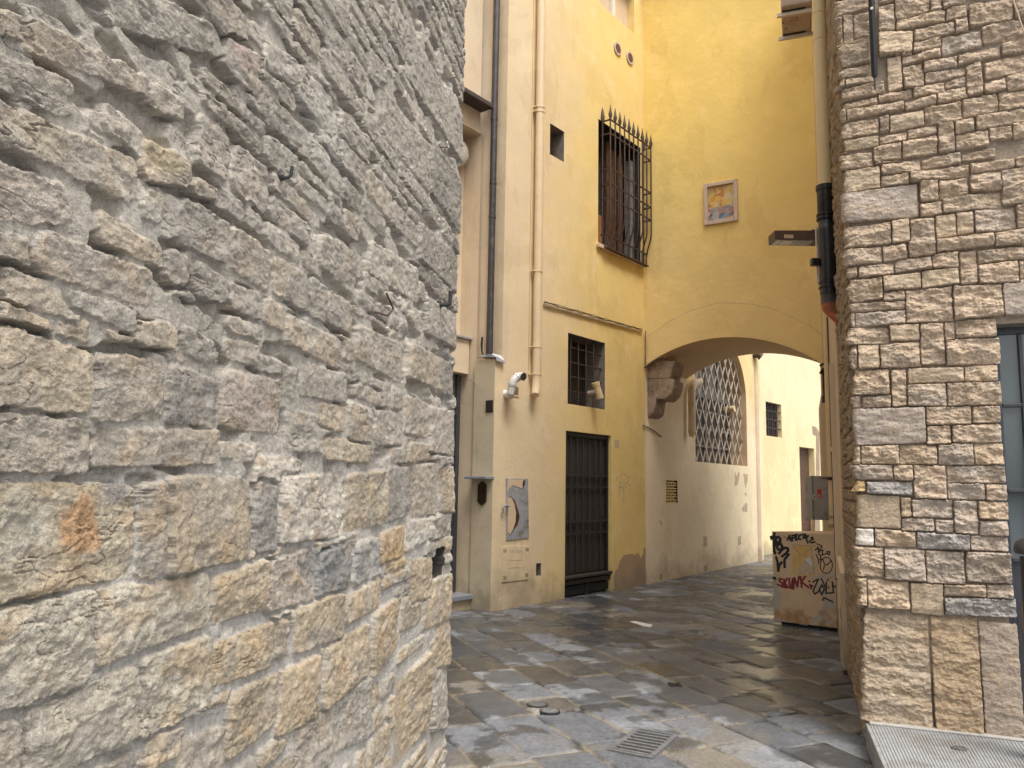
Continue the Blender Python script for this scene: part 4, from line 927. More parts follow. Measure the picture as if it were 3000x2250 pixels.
MB().tube([FA.P(bx - .085, FA.px(1560, 1100)[1], .012), FA.P(bx - .085, HT - .3, .012)], .007, 6).build('cable', M['yellowpipe'], t)
# --- cable bundle to the corner
t = thing('cable', 'sagging bundle of cream cables crossing the yellow wall to the arch corner', 'cable', FA.P(bx + .1, FA.px(1595, 892)[1], 0))
rg = random.Random(9)
for k, (off, rr_) in enumerate(((0, .011), (.022, .008), (-.02, .007), (.035, .005))):
    pts = []
    for i in range(25):
        u = i / 24; x = 1590 + (1878 - 1590) * u; y = 890 + (970 - 890) * u
        s_, z = FA.px(x, y); pts.append(FA.P(s_, z + off * (1 - .2 * u) + rg.uniform(-.008, .008), .018 + k * .004))
    MB().tube(pts, rr_, 6).build('strand', M['rope'] if k % 2 == 0 else M['cable'], t, True)
# cables in the corner and round to the corbel
t = thing('cable', 'ragged cables hanging down the corner of the yellow walls above the corbel', 'cable', FA.P(LAB - .02, 4.4, .0))
for k in range(2):
    pts = [FA.P(LAB - .03 - .012 * k, FE.px(1880, y)[1] if False else z, .03 + rg.uniform(0, .012)) for z in np.linspace(FA.px(1880, 968)[1], FA.px(1876, 1070)[1], 14)]
    MB().tube(pts, .008 - .002 * k, 6).build('strand', M['cable'] if k else M['rope'], t, True)
pts = []
for x, y in ((1876, 1070), (1882, 1080), (1890, 1078), (1905, 1066), (1925, 1052), (1945, 1046)):
    s_, z = FE.px(x, y); pts.append(FE.P(s_, z, .02))
MB().tube(pts, .014, 7).build('strand', M['cable'], t, True)
# --- metal hatch & meter door
def C4(x, y): return (1300 + x * .27125, 1350 + y * .27125)
def f4(x, y, n=0.): return FA.px(*C4(x, y), n)
t = thing('metal_hatch', 'grey metal hatch plate with torn peeling paint beside the black door', 'hatch', FA.P(*f4(670, 860), 0))
MB().prism(FA, [f4(668, 190), f4(905, 190), f4(915, 832), f4(670, 860)], -.01, .012).build('plate', M['platemetal'], t, bevel=.003)
MB().prism(FA, [f4(682, 200), f4(868, 205), f4(860, 250), f4(840, 300), f4(800, 285), f4(740, 262), f4(700, 300), f4(680, 340)], .012, .016).build('torn_sheet', M['pinkcream'], t)
MB().prism(FA, [f4(848, 208), f4(870, 212), f4(866, 255), f4(845, 300), f4(842, 255)], .012, .017).build('tear', M['iron'], t)
cres = [(690, 385), (722, 388), (760, 430), (795, 530), (812, 605), (790, 690), (750, 745), (715, 800), (752, 700), (768, 600), (765, 520), (740, 430)]
MB().prism(FA, [f4(*c_) for c_ in cres], .012, .0145).build('tear', M['wood'], t)
MB().prism(FA, [f4(680, 392), f4(722, 400), f4(752, 470), f4(768, 560), f4(762, 660), f4(735, 745), f4(705, 800), f4(682, 770)], .012, .020).build('torn_sheet', M['pinkcream'], t)
b = MB(); e0 = f4(612, 520); e1 = f4(672, 488)
b.tube([FA.P(e1[0], e1[1], .0), FA.P(e1[0], e1[1], .05), FA.P(e0[0] + .03, e0[1] + .05, .055), FA.P(e0[0], e0[1] + .02, .05), FA.P(e0[0], e0[1] - .05, .04)], .014, 8)
b.build('latch', M['greymetal'], t, True)
def scratch(mb, fr, pts, w, n): mb.ribbon(fr, pts, w, n, n + .0008)
b = MB()
for st in ([(690, 330), (720, 370), (735, 300)], [(740, 310), (745, 365)], [(755, 320), (765, 370), (780, 320)], [(790, 330), (812, 335), (800, 370)], [(820, 350), (850, 340), (840, 385)], [(860, 440), (855, 560), (862, 700)]):
    scratch(b, FA, [f4(*q_) for q_ in st], .004, .012)
b.build('scribble', M['inkgrey'], t)
t = thing('meter_door', 'flush beige meter cupboard door with small slots below the metal hatch', 'meter door', FA.P(*f4(615, 1310), 0))
MB().prism(FA, [f4(615, 925), f4(905, 915), f4(912, 1280), f4(622, 1312)], -.01, .010).build('panel', M['facade'], t, bevel=.002)
b = MB()
for (x, y) in ((640, 955), (880, 940), (640, 1245), (875, 1215)):
    for i in range(3): b.prism(FA, [f4(x + i * 12, y), f4(x + i * 12 + 5, y), f4(x + i * 12 + 5, y + 38), f4(x + i * 12, y + 38)], .010, .0112)
b.build('slot', M['iron'], t)
b = MB()
for (x, y, x2, y2) in ((700, 1073, 840, 1068), (700, 1155, 845, 1142), (700, 1082, 700, 1150)): b.ribbon(FA, [f4(x, y), f4(x2, y2)], .006, .010, .013)
b.build('rib', M['cream'], t)
b = MB()
for st in ([(712, 960), (716, 1000), (726, 970)], [(735, 965), (748, 965), (748, 990), (735, 990), (735, 965)], [(765, 950), (765, 995)], [(755, 965), (778, 962)], [(785, 980), (805, 975), (795, 960), (786, 990), (808, 992)], [(815, 960), (850, 1005)], [(845, 950), (818, 990)]):
    scratch(b, FA, [f4(*q_) for q_ in st], .005, .010)
b.build('scribble', M['inkgrey'], t)
# small recess frame: rusty box in wall hole
b = MB(); b.box(FA, hsm[0] + .01, hsm[1] - .03, hsm[2] + .06, hsm[3] - .02, -.14, -.06); b.build('recess_box', M['iron'], tY)
# patches: bare plaster at the foot right of the door
pp = [(1838, 1395), (1836, 1240), (1850, 1190), (1880, 1160), (1905, 1070), (1940, 1022), (1990, 1008), (2060, 1012), (2100, 1000), (2130, 1050), (2150, 1010), (2165, 930), (2180, 960), (2185, 1190), (2190, 1360)]
pf = []
for (x, y) in pp: s_, z = f4(x, y); pf.append((min(s_, LAB - .004), max(z, -.02)))
MB().prism(FA, rough_poly(pf, .012, 4), -.01, .003).build('bare_patch', M['brown'], tY)
MB().prism(FA, [(f4(x, y - 1659)) for x, y in ((1845, 1430 + 1659 - 1659), (1890, 1432), (1888, 1525), (1848, 1520))], -.01, .003) if False else None
def f3(x, y): return FA.px(1300 + x * .27125, 900 + y * .27125)
MB().prism(FA, rough_poly([f3(1845, 1430), f3(1890, 1432), f3(1889, 1523), f3(1850, 1520)], .006, 4), -.01, .003).build('plaster_scar', M['scar'], tY)
b = MB()
for st in ([(1865, 175), (1880, 215)], [(1905, 185), (1925, 140), (1970, 150)], [(2005, 160), (1980, 200)], [(1895, 330), (1905, 225), (1930, 320)], [(1890, 290), (1935, 285)], [(1945, 215), (1945, 370)], [(1965, 230), (1965, 300)], [(2000, 215), (1975, 240), (2015, 270)], [(1950, 380), (1940, 450)], [(1895, 350), (1897, 375)], [(1920, 395), (1922, 420)]):
    b.ribbon(FA, [f4(*q_) for q_ in st], .009, .0, .0012)
b.build('scribble', M['inkgrey'], tY)
# ================================================================== ALLEY WALL (same building beyond the arch)
s0w = FB.px(2038, 1130)[0] - .05; s1w = FB.px(2190, 1366)[0]; z0w = FB.px(2190, 1366)[1] - .0; zs = FB.px(2191, 1175)[1]
cxw = (s0w + s1w) / 2; rw_ = (s1w - s0w) / 2; rise = 1.28
hv = rect(FB, 1951, 1407, 1985, 1474)
LB2 = LBC
b = MB()
wall_holes(b, FB, 0, s0w, -.05, HT, [hv]); b.poly([FB.P(s0w, -.05), FB.P(s1w, -.05), FB.P(s1w, z0w), FB.P(s0w, z0w)])
HB = 6.4
b.poly([FB.P(s1w, -.05), FB.P(LB2, -.05), FB.P(LB2, HB), FB.P(s1w, HB)])
Kn = 24
arcp = [(cxw - rw_ * math.cos(math.pi * i / Kn), zs + rise * math.sin(math.pi * i / Kn)) for i in range(Kn + 1)]
for (a, za), (c_, zc) in zip(arcp, arcp[1:]): b.poly([FB.P(a, za), FB.P(c_, zc), FB.P(c_, HB), FB.P(a, HB)])
b.poly([FB.P(LB2, -.05, 0), FB.P(LB2, HB, 0), FB.P(LB2, HB, -2), FB.P(LB2, -.05, -2)])
b.build('wall', M['alley'], tY)
b = MB(); dp = .42
rp = [(s0w, z0w)] + arcp + [(s1w, z0w)]
for (a, za), (c_, zc) in zip(rp, rp[1:] + rp[:1]): b.poly([FB.P(a, za), FB.P(c_, zc), FB.P(c_, zc, -dp), FB.P(a, za, -dp)])
b.build('reveal', M['pinkcream'], tY)
wo = MB().prism(FB, rp, -.50, -dp).build('window', M['greywood'], tY)
b = MB(); nf_ = -.40
b.box(FB, s0w, s1w, zs - .10, zs + .02, nf_ - .02, nf_ + .06)
for i in range(5):
    a = s0w + (s1w - s0w) * i / 4; b.box(FB, a - .05, a + .05, z0w, zs - .11, nf_ - .02, nf_ + .04)
for i in range(1, 4): b.box(FB, s0w, s1w, z0w + (zs - z0w) * i / 4 - .025, z0w + (zs - z0w) * i / 4 + .025, nf_ - .02, nf_ + .03)
for i in range(1, 4):
    a = s0w + (s1w - s0w) * i / 4; b.box(FB, a - .03, a + .03, zs + .03, zs + rise * .65, nf_ - .02, nf_ + .03)
b.build('window_frame', M['greywood'], wo, bevel=.006)
MB().box(FB, s0w + .02, s1w - .02, z0w, zs, -.419, -.405).build('pane', M['doorwood'], wo)
# lattice
b = MB(); nl = -.12
def inside(a, z): 
    if z < z0w or a < s0w or a > s1w: return False
    if z <= zs: return True
    return ((a - cxw) / rw_) ** 2 + ((z - zs) / rise) ** 2 <= 1
cw, ch = .34, .27
for sgn in (1, -1):
    for k in range(-14, 24):
        a = s0w + k * cw if sgn == 1 else s0w + k * cw
        pts = []; 
        for i in range(0, 90):
            z = z0w + i * .035; s_ = a + sgn * (z - z0w) * cw / (2 * ch)
            if inside(s_, z): pts.append((s_, z))
            elif pts: break
        if len(pts) > 1: b.ribbon(FB, [pts[0], pts[-1]], .036, nl - .008 * sgn - .008, nl - .008 * sgn + .008)
b.build('lattice', M['latticebar'], wo)
c = FB.px(2148, 1200, -.05)
b = MB(); b.tube([FB.P(c[0], c[1], -.25), FB.P(c[0], c[1] + .02, -.02)], .07, 14); b.tube([FB.P(c[0], c[1] - .05, -.08), FB.P(c[0] + .05, c[1] - .18, -.07)], .02, 8); b.build('vent_spout', M['beigepipe'], wo, True)
b = MB(); reveal(b, FB, hv, .12, -.001, True); b.build('reveal', M['dark'], tY)
b = MB(); nrow = 8
for j in range(nrow):
    z = hv[2] + (hv[3] - hv[2]) * j / nrow; b.box(FB, hv[0], hv[1], z, z + .022, -.06, -.015)
    for i in range(4):
        s_ = hv[0] + (hv[1] - hv[0]) * (i + (.5 if j % 2 else 0)) / 3.5
        if s_ < hv[1]: b.box(FB, s_, s_ + .025, z + .021, z + (hv[3] - hv[2]) / nrow + .001, -.058, -.018)
b.build('vent_brick', M['yellow'], tY)
# vertical rib near the far end
cr = FB.px(2222, 1400)[0]; b = MB(); b.tube([FB.P(LBC - .32, -.05, -.05), FB.P(LBC - .32, HB, -.05)], .11, 14); b.build('pilaster', M['cream'], tY, True)
# scars on the alley wall
def fb5(x, y): return FB.px(1850 + x * .29532, 1350 + y * .29532)
for name, pts in (('scar', [(1030, 110), (1045, 160), (1060, 105), (1075, 130), (1050, 240), (1025, 250)]), ('scar', [(1110, 130), (1155, 140), (1150, 200), (1135, 270), (1120, 200)]), ('scar', [(1130, 420), (1150, 430), (1148, 510), (1105, 500), (1095, 470)]),
                  ('scar', [(715, 750), (750, 745), (752, 850), (715, 855)]), ('scar', [(1055, 750), (1085, 745), (1090, 830), (1060, 835)]), ('scar', [(1128, 310), (1142, 330), (1138, 350), (1124, 335)]), ('scar', [(280, 590), (305, 620), (295, 640)]),
                  ('scar', [(720, 1040), (755, 1030), (750, 1095), (730, 1100)]), ('scar', [(285, 1130), (310, 1120), (300, 1180), (280, 1170)])):
    MB().prism(FB, rough_poly([fb5(*p_) for p_ in pts], .016, 4, len(pts) * 7), -.01, .003).build(name, M['scar'], tY)
# short drain pipe in the arch
pa = FB.px(2025, 1125, .1); pb = FB.px(2026, 1280, .1)
t = thing('drainpipe', 'short beige drainpipe stub under the arch beside the lattice window', 'drainpipe', FB.P(pb[0], pb[1], 0))
MB().tube([FB.P(pa[0] + .45, pa[1] + .10, .10), FB.P(pa[0] + .12, pa[1] + .03, .11), FB.P(pa[0], pa[1] - .12, .11), FB.P(pb[0], pb[1] + .12, .11), FB.P(pb[0] + .0, pb[1], .10)], [.07, .07, .07, .07, .045], 14).build('pipe', M['beigepipe'], t, True)
for y in (1180, 1265):
    z = FB.px(2026, y, .1)[1]; MB().tube([FB.P(pb[0], z - .015, .11), FB.P(pb[0], z + .015, .11)], .078, 14).build('collar', M['beigepipe'], t, True)
# ================================================================== ARCH BUILDING
tA = thing('arch_building', 'bright yellow building bridging the alley over a low arch', 'building', FE.P(SE / 2, 3.6, 0))
zl_ = FE.px(1872, 1074)[1]; zr_ = FE.px(2411, 1067)[1]; zc_ = FE.px(2143, 987)[1]
def za(s):     # segmental arch
    u = s / SE; chord = zl_ + (zr_ - zl_) * u; ri_ = zc_ - (zl_ + zr_) / 2
    Rr = ((SE / 2) ** 2 + ri_ ** 2) / (2 * ri_); x = s - SE / 2
    return chord + math.sqrt(max(0, Rr * Rr - x * x)) - (Rr - ri_)
TH = 1.85; NA = 40; XE = SE + .35
bf = MB(); bs = MB(); bo = MB()
def back(s, z):   # rear point of the soffit; the passage runs along the alley wall direction
    p_ = FE.P(s, z); return (p_[0] + FB.d[0] * TH, p_[1] + FB.d[1] * TH, z)
for i in range(NA):
    a, c_ = SE * i / NA, SE * (i + 1) / NA
    bf.poly([FE.P(a, za(a)), FE.P(c_, za(c_)), FE.P(c_, 11), FE.P(a, 11)])
    bs.poly([FE.P(a, za(a)), FE.P(c_, za(c_)), back(c_, za(c_)), back(a, za(a))])
    bo.poly([back(a, za(a)), back(c_, za(c_)), back(c_, 11), back(a, 11)])
bf.poly([FE.P(SE, zr_ - .0), FE.P(XE, zr_), FE.P(XE, 11), FE.P(SE, 11)])
bf.build('wall', M['yellow'], tA); bs.build('soffit', M['soffit'], tA, True); bo.build('rear_wall', M['end'], tA)
b = MB(); b.hprism([FE.P(-.1, 0, .2)[:2], FE.P(XE, 0, .2)[:2], back(XE, 0)[:2], back(-.1, 0)[:2]], 11.0, 11.2); b.build('roof', M['terracotta'], tA)
# raised band above the arch
b = MB(); zt2 = FE.px(2170, 884)[1]; offb = zt2 - zc_
pts = [(s, za(s) + offb * (.80 + .2 * math.sin(math.pi * s / SE))) for s in np.linspace(.06, SE, 36)]
for (a, z1__), (c_, z2__) in zip(pts, pts[1:]): b.prism(FE, [(a, za(a) + .0), (c_, za(c_) + .0), (c_, z2__), (a, z1__)], -.01, .012)
b.build('arch_band', M['yellow'], tA)
b = MB(); g_r = random.Random(2); b.ribbon(FE, [(a, z_ + g_r.uniform(-.008, .008)) for a, z_ in pts], .008, .011, .0135)
b.build('arch_crack', M['scar'], tA)
# corbel
def e8(x, y): return FE.px(1870 + x * .211, 1050 + y * .211)
prof = [(50, 130), (235, 15), (515, 30), (440, 280), (500, 300), (492, 400), (455, 500), (370, 570), (245, 560), (245, 650), (215, 760), (140, 830), (40, 850)]
pc = [FE.px(1870 + x * .211, 1050 + y * .211, -.10) for x, y in prof]
pc = [(max(a, -.05), z) for a, z in pc]
pc[0] = (-.05, pc[0][1]); pc[-1] = (-.05, pc[-1][1])
cb = MB().prism(FE, pc, -.62, -.10); co = cb.build('corbel', M['corbel'], tA, bevel=.015)
rm = co.modifiers.new('remesh', 'REMESH'); rm.mode = 'VOXEL'; rm.voxel_size = .014; rm.use_smooth_shade = True
for sz_, st_ in ((.16, .028), (.03, .014)):
    tx = bpy.data.textures.new('pits', 'CLOUDS'); tx.noise_scale = sz_; tx.noise_depth = 4
    dm_ = co.modifiers.new('weathering', 'DISPLACE'); dm_.texture = tx; dm_.strength = st_; dm_.mid_level = .5; dm_.texture_coords = 'LOCAL'
b = MB(); z_ = FE.px(1900, 1110, -.1)[1]; b.box(FE, -.05, .52, z_ - .004, z_ + .004, -.104, -.097); b.build('joint', M['dark'], co)
b = MB(); t9 = thing('cable', 'thin loose cable end slanting across the wall below the stone corbel', 'cable', FB.P(*FB.px(1938, 1279), .0))
b.tube([FB.P(*FB.px(x, y, .015), .015) for x, y in ((1884, 1246), (1900, 1252), (1918, 1263), (1938, 1279))], .009, 6); b.build('strand', M['cable'], t9, True)
# painting
h = [(2063, 544), (2162, 523), (2162, 648), (2065, 663)]
cs = [FE.px(*q_) for q_ in h]
s0p = (cs[0][0] + cs[3][0]) / 2; s1p = (cs[1][0] + cs[2][0]) / 2; z0p = (cs[2][1] + cs[3][1]) / 2; z1p = (cs[0][1] + cs[1][1]) / 2
t = thing('painting', 'small colourful abstract painting in a chipped pale frame on yellow wall', 'painting', FE.P((s0p + s1p) / 2, z0p, 0))
b = MB(); fwid = .065
b.box(FE, s0p, s0p + fwid, z0p, z1p, .0, .05); b.box(FE, s1p - fwid, s1p, z0p, z1p, .0, .05); b.box(FE, s0p + fwid, s1p - fwid, z1p - fwid, z1p, .0, .049); b.box(FE, s0p + fwid, s1p - fwid, z0p, z0p + fwid, .0, .049)
b.build('frame', M['frame'], t, bevel=.008)
MB().box(FE, s0p + fwid * .8, s1p - fwid * .8, z0p + fwid * .8, z1p - fwid * .8, .0, .006).build('canvas', M['canvas'], t)
# ================================================================== SIDE BUILDING (cream plaster, right of the alley)
TE = FK.coords(FE.P(SE, 0))[0]
tC = thing('plaster_building', 'narrow strip of pinkish cream plastered building right of the alley', 'building', FK.P(2.1, 0, 0))
b = MB(); b.box(FK, 2.1, TE + 1.7, -.05, 10.2, -3.0, .0); b.box(FK, TE + 1.7, TE + 4.5, -.05, 3.3, -1.0, .0); b.build('wall', M['pinkcream'], tC)
b = MB(); b.box(FK, 2.0, TE + 1.8, 10.2, 10.35, -3.1, .06); b.build('roof', M['terracotta'], tC)
# board with green graffiti
t = thing('wooden_board', 'cream painted board with green graffiti at the foot of the side wall', 'board', FK.P(2.15, 0, 0))
bd = [(2.12, .04), (2.82, -.02), (2.82, .98), (2.12, .88)]
MB().prism(FK, bd, -.01, .035).build('panel', M['cream'], t, bevel=.004)
b = MB()
def k3(x, y): return FK.px(2380 + x * .2412, 1600 + y * .2412, .036)
for st in ([(330, 770), (345, 850), (370, 960), (400, 1070), (430, 1100), (440, 960), (440, 880), (400, 850), (340, 780)], [(410, 700), (420, 800), (440, 900)], [(350, 1000), (345, 1100), (360, 1190), (372, 1100), (350, 1000)], [(375, 1040), (400, 1140), (440, 1230), (460, 1290)], [(360, 850), (400, 1000), (430, 1060)], [(380, 860), (410, 980), (425, 1040)], [(460, 1000), (455, 1200), (470, 1250)], [(370, 900), (395, 1010)], [(345, 800), (380, 1000)], [(430, 700), (428, 830)]):
    pts = [k3(*q_) for q_ in st]; pts = [(min(max(a, 2.14), 2.80), min(max(z, .02), .9)) for a, z in pts]
    b.ribbon(FK, pts, .02, .035, .0365)
b.build('green_scrawl', M['inkgreen'], t)
b = MB(); 
t = thing('wooden_post', 'weathered grey green timber post on the cream side wall', 'post', FK.P(3.1, .9, 0))
b.box(FK, 2.95, 3.45, .75, 1.62, -.01, .03); b.build('post', M['greywood'], t, bevel=.005)
b = MB(); b.box(FK, 2.86, 2.95, .75, 2.9, -.01, .045); b.build('edge_strip', M['cream'], t, bevel=.006)
# conduits
def vpipe(label, name, cat, x0, y0, x1, y1, Y, r, mat, seg=12, extra=True):
    p0, p1 = at(x0, y0, Y), at(x1, y1, Y); X_ = (p0[0] + p1[0]) / 2
    t = thing(name, label, cat, (X_, Y, min(p0[2], p1[2])))
    MB().tube([(X_, Y, p1[2]), (X_, Y, p0[2])], r, seg).build('pipe', M[mat], t, True); return t, X_, p0[2], p1[2]
t, x_, za_, zb2 = vpipe('thin ochre pipe running down the alley edge to a rusty collar', 'drainpipe', 'drainpipe', 2417, 905, 2440, 1548, 9.6, .034, 'yellowpipe')
for y in (1402, 1515, 1540):
    z = at(2435, y, 9.6)[2]; MB().tube([(x_, 9.6, z - .02), (x_, 9.6, z + .02)], .046, 12).build('collar', M['corbel'] if y > 1500 else M['iron'], t, True)
z = at(2435, 1402, 9.6)[2]; MB().tube([(x_ - .12, 9.55, z), (x_ + .1, 9.6, z)], .009, 6).build('bracket', M['iron'], t, True)
vpipe('dark thin cable beside the ochre pipe at the alley edge', 'cable', 'cable', 2427, 930, 2447, 1700, 9.0, .010, 'cable', 6)
vpipe('cream square edged conduit above the rough stones, left one', 'conduit', 'conduit', 2440, 940, 2447, 1090, 8.0, .017, 'beigepipe', 8)
vpipe('cream square edged conduit above the rough stones, right one', 'conduit', 'conduit', 2447, 930, 2454, 1085, 7.7, .017, 'beigepipe', 8)
# big ochre downpipe with black sleeve
Yp = 7.2
ptop = at(2407, 200, Yp); Xp = ptop[0]
z_s = at(2412, 545, Yp)[2]; z_e = at(2418, 862, Yp)[2]
t = thing('drainpipe', 'thick ochre drainpipe ending in a black sleeve and orange boot', 'drainpipe', (Xp, Yp, z_e - .2))
MB().tube([(Xp, Yp, z_s - .05), (Xp, Yp, 10.5)], .065, 20).build('pipe', M['yellowpipe'], t, True)
zz1 = at(2412, 668, Yp)[2]; zj = at(2412, 620, Yp)[2]
b = MB(); b.tube([(Xp, Yp, z_e), (Xp, Yp, at(2418, 825, Yp)[2]), (Xp, Yp, at(2418, 824, Yp)[2]), (Xp, Yp, zz1 - .02), (Xp, Yp, zz1), (Xp, Yp, zz1 + .01), (Xp, Yp, zj), (Xp, Yp, zj + .005), (Xp, Yp, z_s - .05), (Xp, Yp, z_s - .045), (Xp, Yp, z_s)],
       [.083, .083, .088, .088, .086, .078, .078, .082, .082, .09, .09], 22); b.build('sleeve', M['blackpipe'], t, True)
for y in (630, 642, 828, 842):
    z = at(2415, y, Yp)[2]; MB().tube([(Xp, Yp, z - .008), (Xp, Yp, z + .008)], .094, 22).build('collar', M['blackpipe'], t, True)
nK = FK.n
MB().tube([(Xp, Yp, z_e + .01), (Xp, Yp, z_e - .09)], .076, 20).build('spigot', M['darkpipe'], t, True)
MB().tube([(Xp, Yp, z_e - .08), (Xp + .005, Yp, z_e - .13), (Xp - nK[0] * .07, Yp - nK[1] * .07, z_e - .23), (Xp - nK[0] * .13, Yp - nK[1] * .13, z_e - .27)], [.074, .074, .05, .04], 20).build('boot', M['orange'], t, True)
for y in (40, 118 // 1):
    z = at(2407, y, Yp)[2]; MB().tube([(Xp, Yp, z - .006), (Xp, Yp, z + .006)], .069, 20).build('ring', M['yellowpipe'], t, True)
z = at(2385, 768, Yp)[2]; Xk = at(2384, 768, Yp)[0]
MB().box(Fr((Xk, Yp), (1, 0)), -.028, .045, z - .035, z + .035, -.03, .03).build('knob', M['blackpipe'], t, bevel=.01)
MB().tube([(at(2391, 690, 7.25)[0], 7.25, at(2391, 830, 7.25)[2]), (at(2391, 690, 7.25)[0], 7.25, at(2391, 665, 7.25)[2])], .008, 6).build('strap', M['acrail'], t)
# floodlight
Yf = 8.4
q1, q2 = at(2270, 675, Yf), at(2386, 668, Yf); zt = q1[2]; zb3 = at(2272, 718, Yf)[2]
FF = Fr((q1[0], q1[1]), (q2[0] - q1[0], .0), (0, -1))
t = thing('floodlight', 'brown box floodlight on an arm beside the black pipe sleeve', 'lamp', FF.P(.2, zb3, 0))
wF = q2[0] - q1[0]
b = MB(); hF = .10
v8 = [FF.P(0, zt - .0, -.0), FF.P(wF + .08, zt + .01, -.0), FF.P(wF + .08, zt - hF, .0), FF.P(0, zt - hF, .0)]
b.poly(v8); bk = [FF.P(0, zt, -.22), FF.P(wF + .08, zt + .01, -.22), FF.P(wF + .08, zt - hF + .0, -.22), FF.P(0, zt - hF, -.22)]
b.poly(bk)
for i in range(4): j = (i + 1) % 4; b.poly([v8[i], v8[j], bk[j], bk[i]])
b.build('housing', M['brownmetal'], t, bevel=.006)
b = MB(); b.poly([FF.P(.02, zt - hF - .002, -.02), FF.P(wF, zt - hF - .002, -.02), FF.P(wF, zt - hF - .002, -.20), FF.P(.02, zt - hF - .002, -.20)]); b.build('glass', M['lens'], t)
b = MB(); b.poly([FF.P(.10, zt - hF - .004, -.05), FF.P(.21, zt - hF - .004, -.05), FF.P(.21, zt - hF - .004, -.17), FF.P(.10, zt - hF - .004, -.17)]); b.build('lamp', M['lampwhite'], t)
MB().box(FF, .10, .20, zt - .085, zt - .045, -.001, .003).build('badge', M['frame'], t)
MB().tube([FF.P(wF + .06, zt - .05, -.12), FF.P(wF + .16, zt - .05, -.12), FF.P(wF + .16, zt + .04, -.30)], .014, 8).build('bracket', M['darkiron'], t, True)
MB().tube([FF.P(wF - .02, zt + .0, -.10), FF.P(wF + .03, zt + .06, -.12), FF.P(wF + .12, zt + .05, -.2), FF.P(wF + .2, zt - .06, -.3)], .006, 6).build('power_cable', M['black'], t, True)
# AC unit
Ya = 9.3
zA = at(2300, 20, Ya)[2]
t0 = (Ya - FK.o[1]) / FK.d[1]
t = thing('air_conditioner', 'beige air conditioner unit on two rail brackets high on the right', 'air conditioner', FK.P(t0, zA, 0))
eL = FK.coords(at(2275, 22, Ya)); nLen = eL[1]
t1 = t0 + .56
nLen = max(.35, min(nLen, .9))
for tt in (t0, t1): MB().box(FK, tt - .02, tt + .02, zA - .045, zA, .0, nLen).build('bracket', M['acrail'], t, bevel=.004)
MB().box(FK, t0 - .12, t1 + .12, zA + .02, zA + .62, .06, nLen - .05).build('casing', M['acwhite'], t, bevel=.02)
for tt in (t0, t1): MB().box(FK, tt - .03, tt + .03, zA, zA + .03, .14, nLen - .06).build('foot', M['black'], t)
for (a_, n_) in ((t0 + .18, .35), (t0 + .4, .55), (t0 + .25, .6)): MB().tube([FK.P(a_, zA + .018, n_ * nLen / .7), FK.P(a_, zA + .021, n_ * nLen / .7)], .014, 10).build('drain_hole', M['black'], t)
# grey electric cabinet on the side wall
Yg = 10.6
g0, g1_ = at(2379, 1394, Yg), at(2434, 1394, Yg); gz0 = at(2384, 1523, Yg)[2]
FG = Fr((g0[0], g0[1]), (1, 0), (0, -1)); wG = g1_[0] - g0[0]
t = thing('electric_cabinet', 'grey electric cabinet with a red sticker and side latch', 'cabinet', FG.P(wG / 2, gz0, 0))
sideX = FK.P((Yg - FK.o[1]) / FK.d[1], 0)[0] - g0[0]
MB().box(FG, 0, sideX + .1, gz0, g0[2], -.25, 0).build('body', M['greymetal'], t, bevel=.006)
MB().box(FG, .0, .012, gz0 - .002, g0[2] + .002, -.02, .006).build('door_edge', M['greywood'], t)
r0 = FG.px(2394, 1433); r1 = FG.px(2407, 1459); MB().box(FG, r0[0], r1[0], r1[1], r0[1], 0, .002).build('sticker', M['red'], t)
b = MB(); b.box(FG, r0[0] + .012, r1[0] - .02, r1[1] + .01, r1[1] + .05, .002, .0028); b.build('sticker_print', M['frame'], t)
r0 = FG.px(2380, 1449); r1 = FG.px(2388, 1463); MB().box(FG, r0[0], r1[0], r1[1], r0[1], 0, .022).build('latch', M['acrail'], t, bevel=.003)
MB().box(FG, r0[0] + .01, r1[0] - .01, r1[1] + .02, r0[1] - .015, .022, .024).build('keyhole', M['black'], t)
# white tape scrap
Yt = 8.6; q1 = at(2439, 1297, Yt)
FT2 = Fr((q1[0], q1[1]), (1, 0), (0, -1)); f_ = lambda x, y: FT2.px(2380 + x * .2412, 1250 + y * .2412)
t = thing('tape_scrap', 'torn white tape knotted on the thin ochre pipe', 'tape', FT2.P(0, f_(215, 300)[1], 0))
b = MB(); b.prism(FT2, [f_(245, 200), f_(280, 198), f_(285, 260), f_(275, 320), f_(262, 320), f_(262, 255)], 0, .004); b.prism(FT2, [f_(250, 225), f_(265, 250), f_(222, 308), f_(208, 300), f_(225, 250)], .004, .008); b.build('tape', M['tape'], t)
# iron bracket at the alley mouth
Yi = 11.6; t = thing('iron_bracket', 'black wrought iron bracket silhouetted at the right of the arch', 'bracket', tuple(at(2412, 1180, Yi)))
P_ = lambda x, y: tuple(at(2380 + x * .2412, 900 + y * .2412, Yi))
b = MB()
for pl in ([(145, 1160), (140, 960), (135, 870), (128, 740)], [(90, 805), (110, 785), (140, 790)], [(92, 712), (115, 695), (140, 688)], [(128, 740), (120, 780), (140, 850)], [(122, 958), (145, 965)], [(100, 790), (118, 765), (135, 750)]): b.tube([P_(*q_) for q_ in pl], .016, 6)
b.tube([P_(147, 1080), P_(146, 1160)], .035, 8); b.build('scrollwork', M['darkiron'], t, True)
MB().tube([P_(140, 760), tuple(np.array(P_(140, 760)) + np.array([.35, 0, 0]))], .02, 6).build('arm', M['darkiron'], t, True)
